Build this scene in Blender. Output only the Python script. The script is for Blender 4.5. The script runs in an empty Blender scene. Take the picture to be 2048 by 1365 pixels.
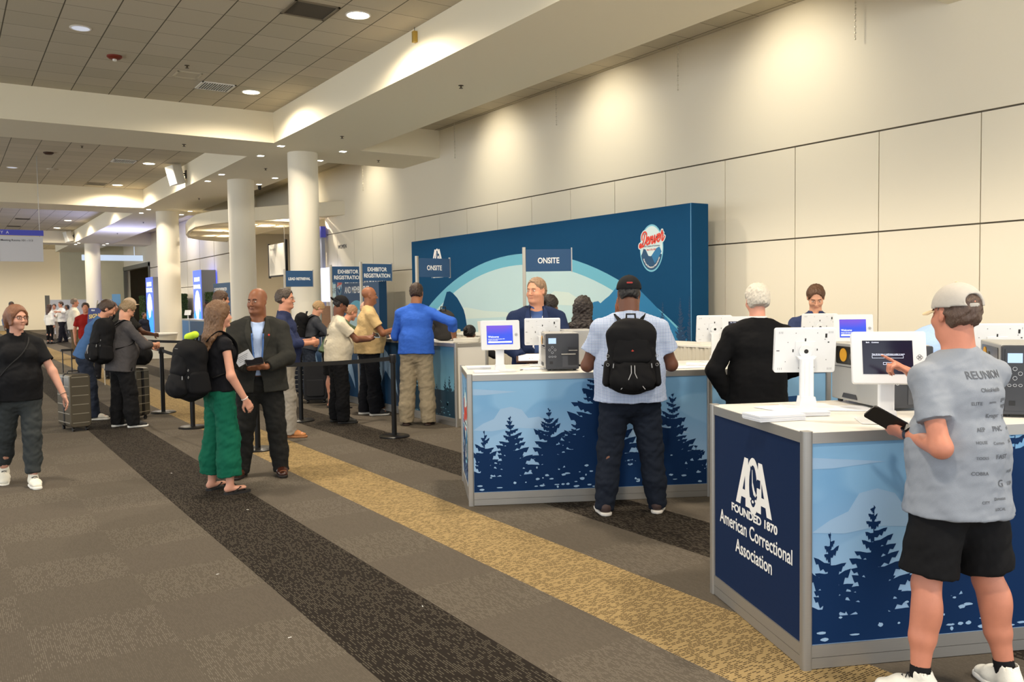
import bpy, bmesh, math, random
import numpy as np
from mathutils import Vector, Matrix, Quaternion
PI = math.pi
random.seed(4)
S = bpy.context.scene
COL = S.collection
# ---------------------------------------------------------------- camera
FPX, YAW, PITCH, ROLL, CAMH = 1714.6, .5837, -.0488, -.0142, 1.62
def cam_axes():
    cy, sy, cp, sp = math.cos(YAW), math.sin(YAW), math.cos(PITCH), math.sin(PITCH)
    f = Vector((sy*cp, cy*cp, sp)); r = Vector((cy, -sy, 0)); u = r.cross(f)
    return r*math.cos(ROLL)+u*math.sin(ROLL), u*math.cos(ROLL)-r*math.sin(ROLL), f
_r, _u, _f = cam_axes()
cd = bpy.data.cameras.new('camera'); cam = bpy.data.objects.new('camera', cd); COL.objects.link(cam)
cd.sensor_width = 36; cd.lens = FPX/2048*36; cd.clip_start = .05; cd.clip_end = 200
cam.matrix_world = Matrix(((_r.x, _u.x, -_f.x, 0), (_r.y, _u.y, -_f.y, 0), (_r.z, _u.z, -_f.z, CAMH), (0, 0, 0, 1)))
S.camera = cam
# ---------------------------------------------------------------- exposure, world
S.view_settings.view_transform = 'Standard'; S.view_settings.look = 'None'
S.view_settings.exposure = 0.70; S.view_settings.gamma = 1.0
S.view_settings.use_curve_mapping = False
w = bpy.data.worlds.new('world'); S.world = w; w.use_nodes = True
w.node_tree.nodes['Background'].inputs[0].default_value = (.93, .97, 1.0, 1)
w.node_tree.nodes['Background'].inputs[1].default_value = 1.45
S.cycles.use_denoising = True
S.cycles.max_bounces = 6; S.cycles.diffuse_bounces = 4; S.cycles.glossy_bounces = 3
S.cycles.sample_clamp_indirect = 4
# ---------------------------------------------------------------- lights of the hall
WARM = (1.0, .87, .69)
def lamp(name, loc, power, size=.16, spot=None, col=WARM, blend=.6, rot=None):
    d = bpy.data.lights.new(name, 'SPOT'); d.energy = power; d.color = col
    d.shadow_soft_size = size; d.spot_size = math.radians(spot or 150); d.spot_blend = blend
    o = bpy.data.objects.new(name, d); COL.objects.link(o); o.location = loc
    if rot: o.rotation_euler = rot
    return o
PWR_DOWN, PWR_PIN, PWR_WASH = 480, 16, 74
# ---------------------------------------------------------------- helpers
def lin(c):
    return tuple((v/12.92 if v <= .04045 else ((v+.055)/1.055)**2.4) for v in [x/255 for x in c])
class NT:
    def __init__(s, m): s.t = m.node_tree; s.b = s.t.nodes['Principled BSDF']
    def n(s, typ, **k):
        x = s.t.nodes.new(typ)
        for a, b in k.items(): setattr(x, a, b)
        return x
    def put(s, sock, v):
        if isinstance(v, bpy.types.NodeSocket): s.t.links.new(v, sock)
        elif isinstance(v, tuple) and len(v) == 3 and sock.type == 'RGBA': sock.default_value = (*v, 1)
        else: sock.default_value = v
    def m(s, op, *a):
        x = s.n('ShaderNodeMath', operation=op)
        for i, v in enumerate(a): s.put(x.inputs[i], v)
        return x.outputs[0]
    def mix(s, f, a, b):
        x = s.n('ShaderNodeMix', data_type='RGBA'); s.put(x.inputs[0], f); s.put(x.inputs[6], a); s.put(x.inputs[7], b); return x.outputs[2]
    def xyz(s, sc=None):
        c = s.n('ShaderNodeTexCoord').outputs['Object']; v = s.n('ShaderNodeSeparateXYZ'); s.t.links.new(c, v.inputs[0]); return v.outputs
    def vec(s, x, y, z=0.0):
        c = s.n('ShaderNodeCombineXYZ'); s.put(c.inputs[0], x); s.put(c.inputs[1], y); s.put(c.inputs[2], z); return c.outputs[0]
    def noise(s, scale, detail=2., vec=None, rough=.5):
        x = s.n('ShaderNodeTexNoise'); x.inputs['Scale'].default_value = scale; x.inputs['Detail'].default_value = detail; x.inputs['Roughness'].default_value = rough
        s.t.links.new(vec or s.n('ShaderNodeTexCoord').outputs['Object'], x.inputs['Vector']); return x.outputs['Fac']
    def white(s, vec):
        x = s.n('ShaderNodeTexWhiteNoise'); s.t.links.new(vec, x.inputs['Vector']); return x.outputs['Value']
    def ramp(s, f, a, b, ca=(0, 0, 0), cb=(1, 1, 1)):
        x = s.n('ShaderNodeValToRGB'); s.put(x.inputs[0], f); e = x.color_ramp.elements
        e[0].position = a; e[0].color = (*ca, 1); e[1].position = b; e[1].color = (*cb, 1); return x.outputs[0]
    def bump(s, h, strength=.3, dist=.01):
        x = s.n('ShaderNodeBump'); x.inputs['Strength'].default_value = strength; x.inputs['Distance'].default_value = dist
        s.put(x.inputs['Height'], h); s.t.links.new(x.outputs[0], s.b.inputs['Normal'])
MATS = {}
def mat(name, c, rough=.6, metal=0., var=0., vscale=30., bump=0., bscale=60., emit=0., spec=.5, bdist=.004, stretch=None, sheen=0.):
    if name in MATS: return MATS[name]
    m = bpy.data.materials.new(name); m.use_nodes = True; t = NT(m); b = t.b; c = lin(c)
    b.inputs['Base Color'].default_value = (*c, 1); b.inputs['Roughness'].default_value = rough
    b.inputs['Metallic'].default_value = metal; b.inputs['Specular IOR Level'].default_value = spec
    if sheen: b.inputs['Sheen Weight'].default_value = sheen
    v = None
    if stretch:
        mp = t.n('ShaderNodeMapping'); mp.inputs['Scale'].default_value = stretch
        t.t.links.new(t.n('ShaderNodeTexCoord').outputs['Object'], mp.inputs[0]); v = mp.outputs[0]
    if var:
        t.put(b.inputs['Base Color'], t.mix(t.noise(vscale, 3., v), tuple(x*(1-var) for x in c), tuple(min(1, x*(1+var)) for x in c)))
    if bump: t.bump(t.noise(bscale, 3., v), bump, bdist)
    if emit: b.inputs['Emission Color'].default_value = (*c, 1); b.inputs['Emission Strength'].default_value = emit
    m.diffuse_color = (*c, 1); MATS[name] = m; return m
class MB:
    """collects shapes and links them as one mesh object"""
    def __init__(s): s.v = []; s.f = []; s.mi = []
    def add(s, vs, fs, mi=0):
        o = len(s.v); s.v += [tuple(p) for p in vs]; s.f += [tuple(i+o for i in f) for f in fs]; s.mi += [mi]*len(fs); return s
    def box(s, x0, y0, z0, x1, y1, z1, mi=0, M=None):
        vs = [Vector((x, y, z)) for z in (z0, z1) for y in (y0, y1) for x in (x0, x1)]
        if M: vs = [M @ p for p in vs]
        return s.add(vs, [(0, 2, 3, 1), (4, 5, 7, 6), (0, 1, 5, 4), (2, 6, 7, 3), (0, 4, 6, 2), (1, 3, 7, 5)], mi)
    def rbox(s, x0, y0, z0, x1, y1, z1, r, mi=0, axis=2, n=4, M=None):
        """box with edges along `axis` rounded"""
        a = [(x0, x1), (y0, y1), (z0, z1)]; i, j = [k for k in range(3) if k != axis]; pts = []
        for cx, cy, a0 in ((a[i][1]-r, a[j][1]-r, 0), (a[i][0]+r, a[j][1]-r, 1), (a[i][0]+r, a[j][0]+r, 2), (a[i][1]-r, a[j][0]+r, 3)):
            for k in range(n+1):
                t = (a0+k/n)*PI/2; pts.append((cx+r*math.cos(t), cy+r*math.sin(t)))
        return s.prism(pts, a[axis][0], a[axis][1], mi, axis, M)
    def prism(s, pts, h0, h1, mi=0, axis=2, M=None, bev=0.):
        n = len(pts); vs = []
        rings = [(h0, 0), (h1, 0)]
        if bev:
            c = (sum(p[0] for p in pts)/n, sum(p[1] for p in pts)/n)
            rings = [(h0, bev), (h0+bev, 0), (h1-bev, 0), (h1, bev)]
        for h, ins in rings:
            for p in pts:
                if ins:
                    dx, dy = c[0]-p[0], c[1]-p[1]; L = math.hypot(dx, dy) or 1
                    p = (p[0]+dx/L*ins*1.3, p[1]+dy/L*ins*1.3)
                q = [p[0], p[1]]; q.insert(axis, h)
                if axis == 1: q = [p[0], h, p[1]]
                q = Vector(q); vs.append(M @ q if M else q)
        fs = []
        for k in range(len(rings)-1):
            fs += [(k*n+i, k*n+(i+1) % n, (k+1)*n+(i+1) % n, (k+1)*n+i) for i in range(n)]
        m = len(rings)-1
        fs += [tuple(range(n-1, -1, -1)), tuple(m*n+i for i in range(n))]
        return s.add(vs, fs, mi)
    def cyl(s, a, b, r, r2=None, n=16, mi=0, caps=True):
        a, b = Vector(a), Vector(b); d = (b-a).normalized(); r2 = r if r2 is None else r2
        u = d.orthogonal().normalized(); v = d.cross(u); vs = []
        for c, q in ((a, r), (b, r2)):
            vs += [c+(u*math.cos(2*PI*i/n)+v*math.sin(2*PI*i/n))*q for i in range(n)]
        fs = [(i, (i+1) % n, n+(i+1) % n, n+i) for i in range(n)]
        if caps: fs += [tuple(range(n-1, -1, -1)), tuple(range(n, 2*n))]
        return s.add(vs, fs, mi)
    def tube(s, P, r, n=8, mi=0, flat=None):
        """tube along points; flat = (w, t) gives a strap section"""
        P = [Vector(p) for p in P]; vs = []; m = len(P)
        u = None
        for i, p in enumerate(P):
            d = (P[min(i+1, m-1)]-P[max(i-1, 0)]).normalized()
            if u is None: u = d.orthogonal().normalized() if abs(d.z) > .9 or flat is None else d.cross(Vector((0, 0, 1))).normalized()
            u = (u-d*u.dot(d)).normalized(); v = d.cross(u)
            for k in range(n):
                t = 2*PI*k/n
                if flat: vs.append(p+u*math.cos(t)*flat[0]+v*math.sin(t)*flat[1])
                else: vs.append(p+(u*math.cos(t)+v*math.sin(t))*(r if not isinstance(r, (list, tuple)) else r[i]))
        fs = [(i*n+k, i*n+(k+1) % n, (i+1)*n+(k+1) % n, (i+1)*n+k) for i in range(m-1) for k in range(n)]
        fs += [tuple(range(n-1, -1, -1)), tuple((m-1)*n+k for k in range(n))]
        return s.add(vs, fs, mi)
    def lathe(s, prof, c=(0, 0, 0), n=24, mi=0, ax='z'):
        vs = []; c = Vector(c)
        for r, h in prof:
            for k in range(n):
                t = 2*PI*k/n; q = (r*math.cos(t), r*math.sin(t), h)
                if ax == 'x': q = (h, r*math.cos(t), r*math.sin(t))
                if ax == 'y': q = (r*math.sin(t), h, r*math.cos(t))
                vs.append(c+Vector(q))
        m = len(prof)
        fs = [(i*n+k, i*n+(k+1) % n, (i+1)*n+(k+1) % n, (i+1)*n+k) for i in range(m-1) for k in range(n)]
        fs += [tuple(range(n-1, -1, -1)), tuple((m-1)*n+k for k in range(n))]
        return s.add(vs, fs, mi)
    def obj(s, name, mats, parent=None, loc=None, rotz=0, smooth=False, bevel=0.):
        me = bpy.data.meshes.new(name); me.from_pydata(s.v, [], s.f)
        for m in (mats if isinstance(mats, (list, tuple)) else [mats]): me.materials.append(m)
        me.polygons.foreach_set('material_index', s.mi)
        me.update()
        if smooth: smooth_by_angle(me)
        o = bpy.data.objects.new(name, me); COL.objects.link(o)
        if parent: o.parent = parent
        if loc: o.location = loc
        if rotz: o.rotation_euler = (0, 0, rotz)
        if bevel:
            b = o.modifiers.new('bevel', 'BEVEL'); b.width = bevel; b.segments = 2; b.limit_method = 'ANGLE'
        return o
def smooth_by_angle(me, ang=.7):
    me.polygons.foreach_set('use_smooth', [True]*len(me.polygons))
    bm = bmesh.new(); bm.from_mesh(me)
    for e in bm.edges:
        if len(e.link_faces) == 2 and e.calc_face_angle(0) > ang: e.smooth = False
    bm.to_mesh(me); bm.free()
def tag(o, label, cat, group=None):
    o['label'] = label; o['category'] = cat
    if group: o['group'] = group
    return o
def thing(name, label, cat, loc=(0, 0, 0), rotz=0., group=None):
    o = bpy.data.objects.new(name, None); COL.objects.link(o); o.empty_display_size = .1
    o.location = loc; o.rotation_euler = (0, 0, rotz); return tag(o, label, cat, group)
def struct(o): o['kind'] = 'structure'; return o
def copy_tree(o, parent=None):
    c = o.copy(); COL.objects.link(c)
    if parent: c.parent = parent
    for ch in list(o.children): copy_tree(ch, c)
    return c
def textmesh(s, size, material, name='lettering', parent=None, M=None, bold=0., extrude=.0004, align='CENTER', shear=0., sx=1., spacing=1., width=None):
    cu = bpy.data.curves.new('t', 'FONT'); cu.body = s; cu.size = size; cu.align_x = align; cu.offset = bold; cu.extrude = extrude; cu.shear = shear
    cu.space_character = spacing; cu.resolution_u = 3
    o = bpy.data.objects.new('t', cu); COL.objects.link(o)
    dg = bpy.context.evaluated_depsgraph_get(); me = bpy.data.meshes.new_from_object(o.evaluated_get(dg))
    bpy.data.objects.remove(o); bpy.data.curves.remove(cu)
    if width and len(me.vertices): xs = [v.co.x for v in me.vertices]; sx = width/(max(xs)-min(xs))
    me.transform(Matrix.Diagonal((sx, 1, 1, 1)))
    if M: me.transform(M)
    me.materials.clear(); me.materials.append(material)
    r = bpy.data.objects.new(name, me); COL.objects.link(r)
    if parent: r.parent = parent
    return r
def panelM(origin, u, up=(0, 0, 1)):
    """matrix mapping (x,y,z) -> origin + x*u + y*up + z*normal, normal = u x up"""
    u = Vector(u).normalized(); up = Vector(up).normalized(); n = u.cross(up)
    return Matrix(((u.x, up.x, n.x, origin[0]), (u.y, up.y, n.y, origin[1]), (u.z, up.z, n.z, origin[2]), (0, 0, 0, 1)))
# ================================================================ MATERIALS
m_wall = mat('wall_paint', (232, 225, 208), .75, bump=.05, bscale=40)
m_soffit = mat('soffit_paint', (240, 230, 204), .8)
m_alu = mat('brushed_aluminium', (168, 166, 162), .42, .75, var=.06, vscale=8, stretch=(1, 1, 40))
m_white = mat('white_laminate', (224, 221, 214), .35)
m_wplas = mat('white_metal', (220, 222, 225), .4)
m_black = mat('black_plastic', (20, 20, 22), .45)
m_blackm = mat('black_metal', (16, 16, 17), .35, .3)
m_strap = mat('black_webbing', (14, 14, 16), .8)
m_navy = mat('navy_print', (12, 35, 70), .7, spec=.15)
m_tree = mat('dark_blue_print', (8, 42, 84), .7, spec=.15)
m_lamp = mat('lamp_glow', (255, 240, 206), .5, emit=12)
m_pin = mat('pin_glow', (255, 246, 228), .5, emit=9)
m_trim = mat('lamp_trim', (235, 230, 220), .5)
m_gap = mat('dark_gap', (96, 88, 74), .9)
m_txt = mat('white_print', (238, 238, 236), .6)
m_signb = mat('slate_blue_print', (52, 84, 122), .7, spec=.2)
m_paper = mat('paper', (222, 225, 232), .7, var=.05, vscale=300)

def carpet():
    m = bpy.data.materials.new('hall_carpet'); m.use_nodes = True; t = NT(m); X, Y, Z_ = t.xyz()
    def dashes(u, v, du, dv, dens, thick=.42, seed=0.):
        row = t.m('FLOOR', t.m('DIVIDE', v, dv))
        off = t.white(t.vec(row, seed, 3.3))
        uu = t.m('ADD', t.m('DIVIDE', u, du), off)
        cell = t.white(t.vec(t.m('FLOOR', uu), row, seed+7.))
        on = t.m('LESS_THAN', cell, dens)
        fv = t.m('LESS_THAN', t.m('ABSOLUTE', t.m('SUBTRACT', t.m('FRACT', t.m('DIVIDE', v, dv)), .5)), thick/2)
        fu = t.m('LESS_THAN', t.m('ABSOLUTE', t.m('SUBTRACT', t.m('FRACT', uu), .5)), .42)
        return t.m('MULTIPLY', t.m('MULTIPLY', fv, fu), on)
    # base: alternating plain and flecked carpet tiles
    tx = t.m('FLOOR', t.m('DIVIDE', t.m('SUBTRACT', X, 1.49), .6096)); ty = t.m('FLOOR', t.m('DIVIDE', Y, .6096))
    par = t.m('MODULO', t.m('ABSOLUTE', t.m('ADD', tx, ty)), 2.)
    rnd = t.white(t.vec(tx, ty, 1.))
    base = t.mix(t.noise(90, 3), lin((74, 68, 60)), lin((94, 87, 77)))
    base = t.mix(t.m('MULTIPLY', rnd, .25), base, lin((88, 80, 74)))
    wv = t.noise(1., 2, t.vec(t.m('MULTIPLY', X, 45.), t.m('MULTIPLY', Y, 380.)), .6)
    base = t.mix(t.m('MULTIPLY', t.ramp(wv, .45, .6), .45), base, lin((80, 73, 64)))
    fl = t.m('MULTIPLY', dashes(Y, X, .030, .0085, .55), t.m('ADD', t.m('MULTIPLY', par, .20), .08))
    base = t.mix(fl, base, lin((150, 142, 128)))
    dark = t.mix(dashes(Y, X, .026, .011, .5, .45, 2.), t.mix(t.noise(120, 2), lin((26, 21, 17)), lin((38, 32, 26))), lin((82, 76, 66)))
    gold = t.mix(dashes(X, Y, .030, .0125, .62, .42, 5.), t.mix(t.noise(120, 2), lin((138, 116, 78)), lin((162, 141, 100))), lin((54, 42, 30)))
    def band(a, b): return t.m('MULTIPLY', t.m('GREATER_THAN', X, a), t.m('LESS_THAN', X, b))
    c = t.mix(band(1.49, 2.115), base, dark); c = t.mix(band(2.70, 3.315), c, gold); c = t.mix(band(3.90, 4.51), c, dark)
    t.put(t.b.inputs['Base Color'], c); t.b.inputs['Roughness'].default_value = .95; t.b.inputs['Specular IOR Level'].default_value = .15
    t.bump(t.noise(220, 2), .25, .003)
    return m
def tiles():
    m = bpy.data.materials.new('ceiling_tiles'); m.use_nodes = True; t = NT(m); X, Y, Z_ = t.xyz()
    def ln(v, o, w):
        f = t.m('FRACT', t.m('DIVIDE', t.m('SUBTRACT', v, o-.305), .61)); return t.m('LESS_THAN', t.m('ABSOLUTE', t.m('SUBTRACT', f, .5)), w)
    g = t.m('MAXIMUM', ln(X, 1.4117, .013), t.m('MULTIPLY', ln(Y, 11.1116, .010), .75))
    tx = t.m('FLOOR', t.m('DIVIDE', t.m('SUBTRACT', X, 1.4117), .61)); ty = t.m('FLOOR', t.m('DIVIDE', t.m('SUBTRACT', Y, 11.1116), .61))
    a = t.mix(t.white(t.vec(tx, ty, 2.)), lin((194, 184, 160)), lin((206, 195, 172)))
    a = t.mix(t.noise(80, 4), t.mix(.12, a, (0., 0., 0.)), a)
    t.put(t.b.inputs['Base Color'], t.mix(g, a, lin((92, 84, 66)))); t.b.inputs['Roughness'].default_value = .95
    return m
def wallpanels():
    """cream wall with painted panel joints"""
    m = bpy.data.materials.new('panelled_wall'); m.use_nodes = True; t = NT(m)
    t.b.inputs['Base Color'].default_value = (*lin((240, 231, 210)), 1); t.b.inputs['Roughness'].default_value = .8
    t.bump(t.noise(25, 3), .06, .004)
    return m
m_carpet, m_tiles, m_pan = carpet(), tiles(), wallpanels()
# ================================================================ THE SETTING
ZC, ZS, WX = 5.44, 4.833, 9.45
struct(MB().box(-9, -5, -.1, 13.5, 68, 0).obj('floor', m_carpet))
struct(MB().box(-9, -5, ZC, 13.5, 68, ZC+.15).obj('ceiling', m_tiles))
# right wall: panels with open joints, alcove between Y 24.2 and 34.5, doorway further on
def wall_right():
    z1, z2 = 3.579, 2.372; g = .012; b = MB()
    js = [18.44-1.2203*k for k in range(-12, 20)]
    js = [j for j in js if 24.4 > j > -5] ; js = sorted(js+[24.17, -5.])
    b.box(WX+.02, -5, 0, WX+.3, 24.2, ZC, 1)           # backing, dark in the joints
    for y0, y1 in zip(js[:-1], js[1:]):
        for a, c in ((0, z2), (z2, z1)):
            b.box(WX, y0+g/2, a+g*.8, WX+.02, y1-g/2, c-g*.8)
    b.box(WX, -5, z1+g, WX+.02, 24.17, ZC)
    b.box(WX, 24.16, 0, WX+.32, 24.2, ZC)
    for y0, y1 in ((34.5, 36.7), (36.75, 39.1), (39.15, 41.5), (41.55, 43.9), (43.95, 46.3), (46.35, 50.2)):
        for a, c in ((0, z2-1.2), (z2-1.18, z2), (z2+.02, z1), (z1+.03, ZC)):
            b.box(WX, y0, a+.01, WX+.3, y1, c)
    b.box(WX, 24.2, 4.43, WX+.3, 34.5, ZC); b.box(WX, 50.2, 3.75, WX+.3, 58, ZC); b.box(WX, 58, 0, WX+.3, 66, ZC)
    return b.obj('wall_right', [m_pan, m_gap])
struct(wall_right())
b = MB(); b.box(13.2, 20, 0, 13.4, 66, ZC); b.box(WX+.02, 20.0, 0, 13.2, 20.2, ZC); b.box(WX+.3, 36.5, 0, 13.2, 36.7, ZC)
struct(b.obj('wall_alcove', m_pan))
b = MB(); b.box(-9, 66, 0, 13.4, 66.3, ZC); struct(b.obj('wall_far', m_pan))
# beams (soffits)
b = MB(); b.box(5.66, -5, ZS, 7.52, 58, ZC); struct(b.obj('trim_1', m_soffit))
for i, (y0, y1) in enumerate(((3.57, 5.4), (17.17, 19.0), (30.75, 32.62), (49.55, 51.4))):
    b = MB(); b.box(-9, y0, ZS, 5.66, y1, ZC); b.box(7.52, y0, ZS, WX, y1, ZC); struct(b.obj('trim_%d' % (i+2), m_soffit))
# curved canopy over the alcove, with a slatted ceiling behind it
pts = [(9.45, 22.7), (8.9, 23.6), (8.35, 24.5), (7.85, 25.35), (7.3, 26.1), (6.9, 27.1), (6.72, 28.3), (6.9, 30.0), (7.2, 31.7), (7.6, 33.1), (8.3, 34.1), (9.45, 34.8)]
b = MB()
for (x0, y0), (x1, y1) in zip(pts[:-1], pts[1:]):
    d = Vector((x1-x0, y1-y0, 0)).normalized(); n = Vector((d.y, -d.x, 0))*.1
    b.prism([(x0, y0), (x0+n.x, y0+n.y), (x1+n.x, y1+n.y), (x1, y1)], 4.05, 4.42)
struct(b.obj('trim_6', m_soffit))
b = MB(); b.prism([(x+.05, y) for x, y in pts]+[(13, 34.6), (13, 22.7)], 4.42, 4.45)
for k in range(46):
    y = 22.95+k*.25
    if y > 34.4: break
    xs = np.interp(y, [p[1] for p in pts], [p[0] for p in pts]); b.box(xs+.1, y, 4.06, 9.42, y+.05, 4.14)
for x in (8.0, 8.4, 8.8, 9.2): b.box(x, 25.6, 4.14, x+.05, 32.6, 4.18)
struct(b.obj('trim_7', m_soffit))
for i, (x, y, r) in enumerate(((6.58, 18.07, .32), (6.6, 22.8, .335), (6.6, 31.69, .37), (6.58, 49.8, .37))):
    b = MB(); b.lathe([(r+.01, 0), (r+.01, .12), (r, .125), (r, ZS)], (x, y, 0), 40); struct(b.obj('column_%d' % (i+1), m_wall, smooth=True))
# far hall details
b = MB(); b.box(5.9, 58.2, 0, 9.45, 58.4, ZC); struct(b.obj('trim_8', mat('far_block_wall', (226, 220, 190), .85, var=.06, vscale=2)))
struct(MB().box(-9, 65.9, 0, 4.2, 65.99, .35).obj('baseboard_far', mat('steel_kick', (170, 168, 160), .35, .6)))
def frame_opening():
    b = MB(); b.box(9.38, 50.1, 0, 9.56, 50.3, 3.9); b.box(9.38, 57.9, 0, 9.56, 58.1, 3.9); b.box(9.38, 50.1, 3.72, 9.56, 58.1, 3.95); return b
struct(frame_opening().obj('door_1', mat('grey_door_frame', (120, 118, 108), .6)))
struct(MB().box(12.2, 50.3, 0, 12.3, 58, 3.7).obj('trim_9', mat('grey_passage', (112, 110, 98), .8)))
# ================================================================ CEILING FIXTURES AND ADDED FILL LAMPS
WHERE = {0: 'nearest', 1: 'second'}
def downlight(x, y, z, label, r=.10, power=None, glow=m_lamp, lit=True):
    t = thing('downlight', label, 'ceiling light', (x, y, z), group='round downlights in the tiled ceiling')
    MB().lathe([(r+.02, 0), (r+.022, -.006), (r, -.012), (r-.005, -.004), (r-.004, 0)], n=32).obj('trim_ring', m_trim, t, smooth=True)
    MB().lathe([(r-.006, -.006), (r-.006, -.0075)], n=32).obj('lens', glow, t)
    if lit:
        l = lamp('light_source', (0, 0, -.03), power or PWR_DOWN, .12, 165); l.parent = t
    return t
downlight(4.753, 10.81, ZC, 'round lit downlight right of the large square return grille', .15)
downlight(4.782, 15.70, ZC, 'round lit downlight right of the slatted vent, before the first cross beam', .15)
downlight(4.775, 24.97, ZC, 'nearer lit downlight in the second ceiling bay, beside a slatted vent', .15)
downlight(4.749, 29.88, ZC, 'farther lit downlight in the second ceiling bay, beside a dark grille', .15)
downlight(4.773, 43.26, ZC, 'nearer lit downlight in the far ceiling bay above the hanging sign', .15)
downlight(4.759, 47.63, ZC, 'farther lit downlight in the far ceiling bay above the hanging sign', .15)
m_dim = mat('faint_glow_lens', (214, 220, 236), .4, emit=.35)  # faint glow put into the lens, no light source behind it
downlight(1.712, 13.27, ZC, 'unlit pale downlight at upper left of the ceiling', .12, glow=m_dim, lit=False)
downlight(1.70, 27.4, ZC, 'unlit downlight in the second ceiling bay at the left edge', .12, glow=m_dim, lit=False)
for x, y in ((4.76, 6.0), (4.76, 1.0), (4.76, -3), (.6, 8.0), (.6, 1.0), (-3.5, 5), (-3.5, 11.5), (-3.5, 24), (-3.5, 36), (.6, 38), (4.77, 36.5), (0, 60), (6, 60)):
    o = lamp('ceiling_fill_lamp', (x, y, ZC-.05), PWR_DOWN*1.0, .25, 165)
for x, y in ((2.5, 54), (2.5, 61), (-4, 60), (8, 61)): lamp('ceiling_fill_lamp', (x, y, ZC-.05), PWR_DOWN*.5, .25, 165)  # extra spots without fixtures, added to brighten the far wall
for x, y in ((8.75, 24.7), (8.6, 26.8), (8.0, 29.2), (8.6, 31.6)): lamp('canopy_lamp', (x, y, 4.38), 110, .02, 172)
for x, y in ((11.2, 26), (11.2, 31)): lamp('alcove_lamp', (x, y, 4.38), 420, .2, 165)
lamp('passage_fill_lamp', (10.8, 54, 3.6), 120, .2, 165); lamp('block_wall_fill_lamp', (7.4, 55.5, ZC-.1), 420, .2, 165); lamp('soffit_blue_fill', (6.6, 40, 3.0), 260, .6, 170, col=(.45, .5, 1.), rot=(PI, 0, 0))  # fills added to brighten passage and block wall; added uplight tints soffit blue
prs = [('before the nearest column', 17.42), ('behind the nearest column', 18.78), ('before the second column', 21.95), ('behind the second column', 23.30), ('before the third column', 31.12), ('behind the third column', 32.43), ('before the farthest column', 49.3), ('behind the farthest column', 50.5)]
for wh, y in prs:
    for sd, x in (('left', 5.89), ('right', 7.24)):
        t = thing('pinlight', 'small square soffit light %s, on its %s side' % (wh, sd), 'ceiling light', (x, y, ZS), group='small square lights in the soffit around the columns')
        MB().rbox(-.085, -.085, -.006, .085, .085, 0, .01).obj('trim_plate', m_trim, t)
        MB().rbox(-.06, -.06, -.009, .06, .06, -.006, .01).obj('lens', m_pin, t)
        l = lamp('light_source', (0, 0, -.03), PWR_PIN, .05, 110, blend=.8, col=(1, .92, .78)); l.parent = t
# wall-washing lamps in the strip between beam and wall
for y in (2.7, 7.45, 11.2, 14.6, 20.6, 25.3, 37, 40.5, 44, 47):
    o = lamp('wall_wash_lamp', (8.0, y, ZC-.06), PWR_WASH, .10, 96, blend=1., col=(1, .90, .70), rot=(0, math.radians(-52), 0))
def grille(x, y, w, d, label, slats, dark=True):
    t = thing('ceiling_vent', label, 'vent', (x, y, ZC))
    f = MB(); 
    for a in ((-w/2, -d/2, w/2, -d/2+.03), (-w/2, d/2-.03, w/2, d/2), (-w/2, -d/2, -w/2+.03, d/2), (w/2-.03, -d/2, w/2, d/2)): f.box(a[0], a[1], -.015, a[2], a[3], 0)
    f.obj('frame', m_trim if not dark else mat('grille_frame', (120, 108, 88), .6), t)
    MB().box(-w/2+.02, -d/2+.02, -.004, w/2-.02, d/2-.02, -.002).obj('duct_face', mat('duct_dark', (30, 28, 24), .8) if not dark else mat('grille_face', (74, 66, 54), .8), t)
    if slats:
        s = MB()
        for k in range(slats):
            xx = -w/2+.04+(w-.08)*k/(slats-1)
            s.box(xx-.004, -d/2+.03, -.022, xx+.006, d/2-.03, -.004, M=None)
        s.obj('slats', m_trim, t)
grille(4.14, 10.95, .60, .60, 'large dark square return grille in the ceiling near the top edge', 0)
grille(4.13, 15.62, .58, .56, 'slatted white ceiling vent left of a lit downlight, nearest bay', 13, False)
grille(4.13, 24.85, .58, .56, 'slatted ceiling vent in the second bay', 13, False)
grille(4.13, 29.9, .58, .56, 'dark ceiling grille in the second bay', 0)
grille(3.0, 43.3, .58, .56, 'nearer ceiling vent in the far bay', 0); grille(2.9, 47.4, .58, .56, 'farther ceiling vent in the far bay', 0)
def small(name, label, cat, x, y, z, prof, m, n=20, extra=None):
    t = thing(name, label, cat, (x, y, z)); MB().lathe(prof, n=n).obj('body', m, t, smooth=True)
    if extra: MB().lathe(extra[0], n=12).obj('sensor', extra[1], t, smooth=True)
small('smoke_detector', 'dark red ceiling alarm disc with white sensor, nearest bay', 'alarm', 2.326, 14.487, ZC, [(.11, 0), (.11, -.02), (.08, -.045), (.02, -.05)], mat('alarm_red', (120, 40, 22), .5), extra=([(.03, -.05), (.03, -.075), (.01, -.085)], m_trim))
small('smoke_detector', 'dark ceiling disc in the second bay, left one', 'alarm', 2.31, 24.34, ZC, [(.12, 0), (.12, -.02), (.08, -.05), (.02, -.055)], mat('alarm_brown', (70, 46, 30), .5))
small('smoke_detector', 'pale round ceiling speaker disc in the second bay', 'alarm', 2.665, 27.2, ZC, [(.15, 0), (.15, -.02), (.1, -.04), (.02, -.045)], mat('disc_pale', (190, 180, 160), .5))
spr = mat('sprinkler_brass', (90, 76, 56), .4, .6)
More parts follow.
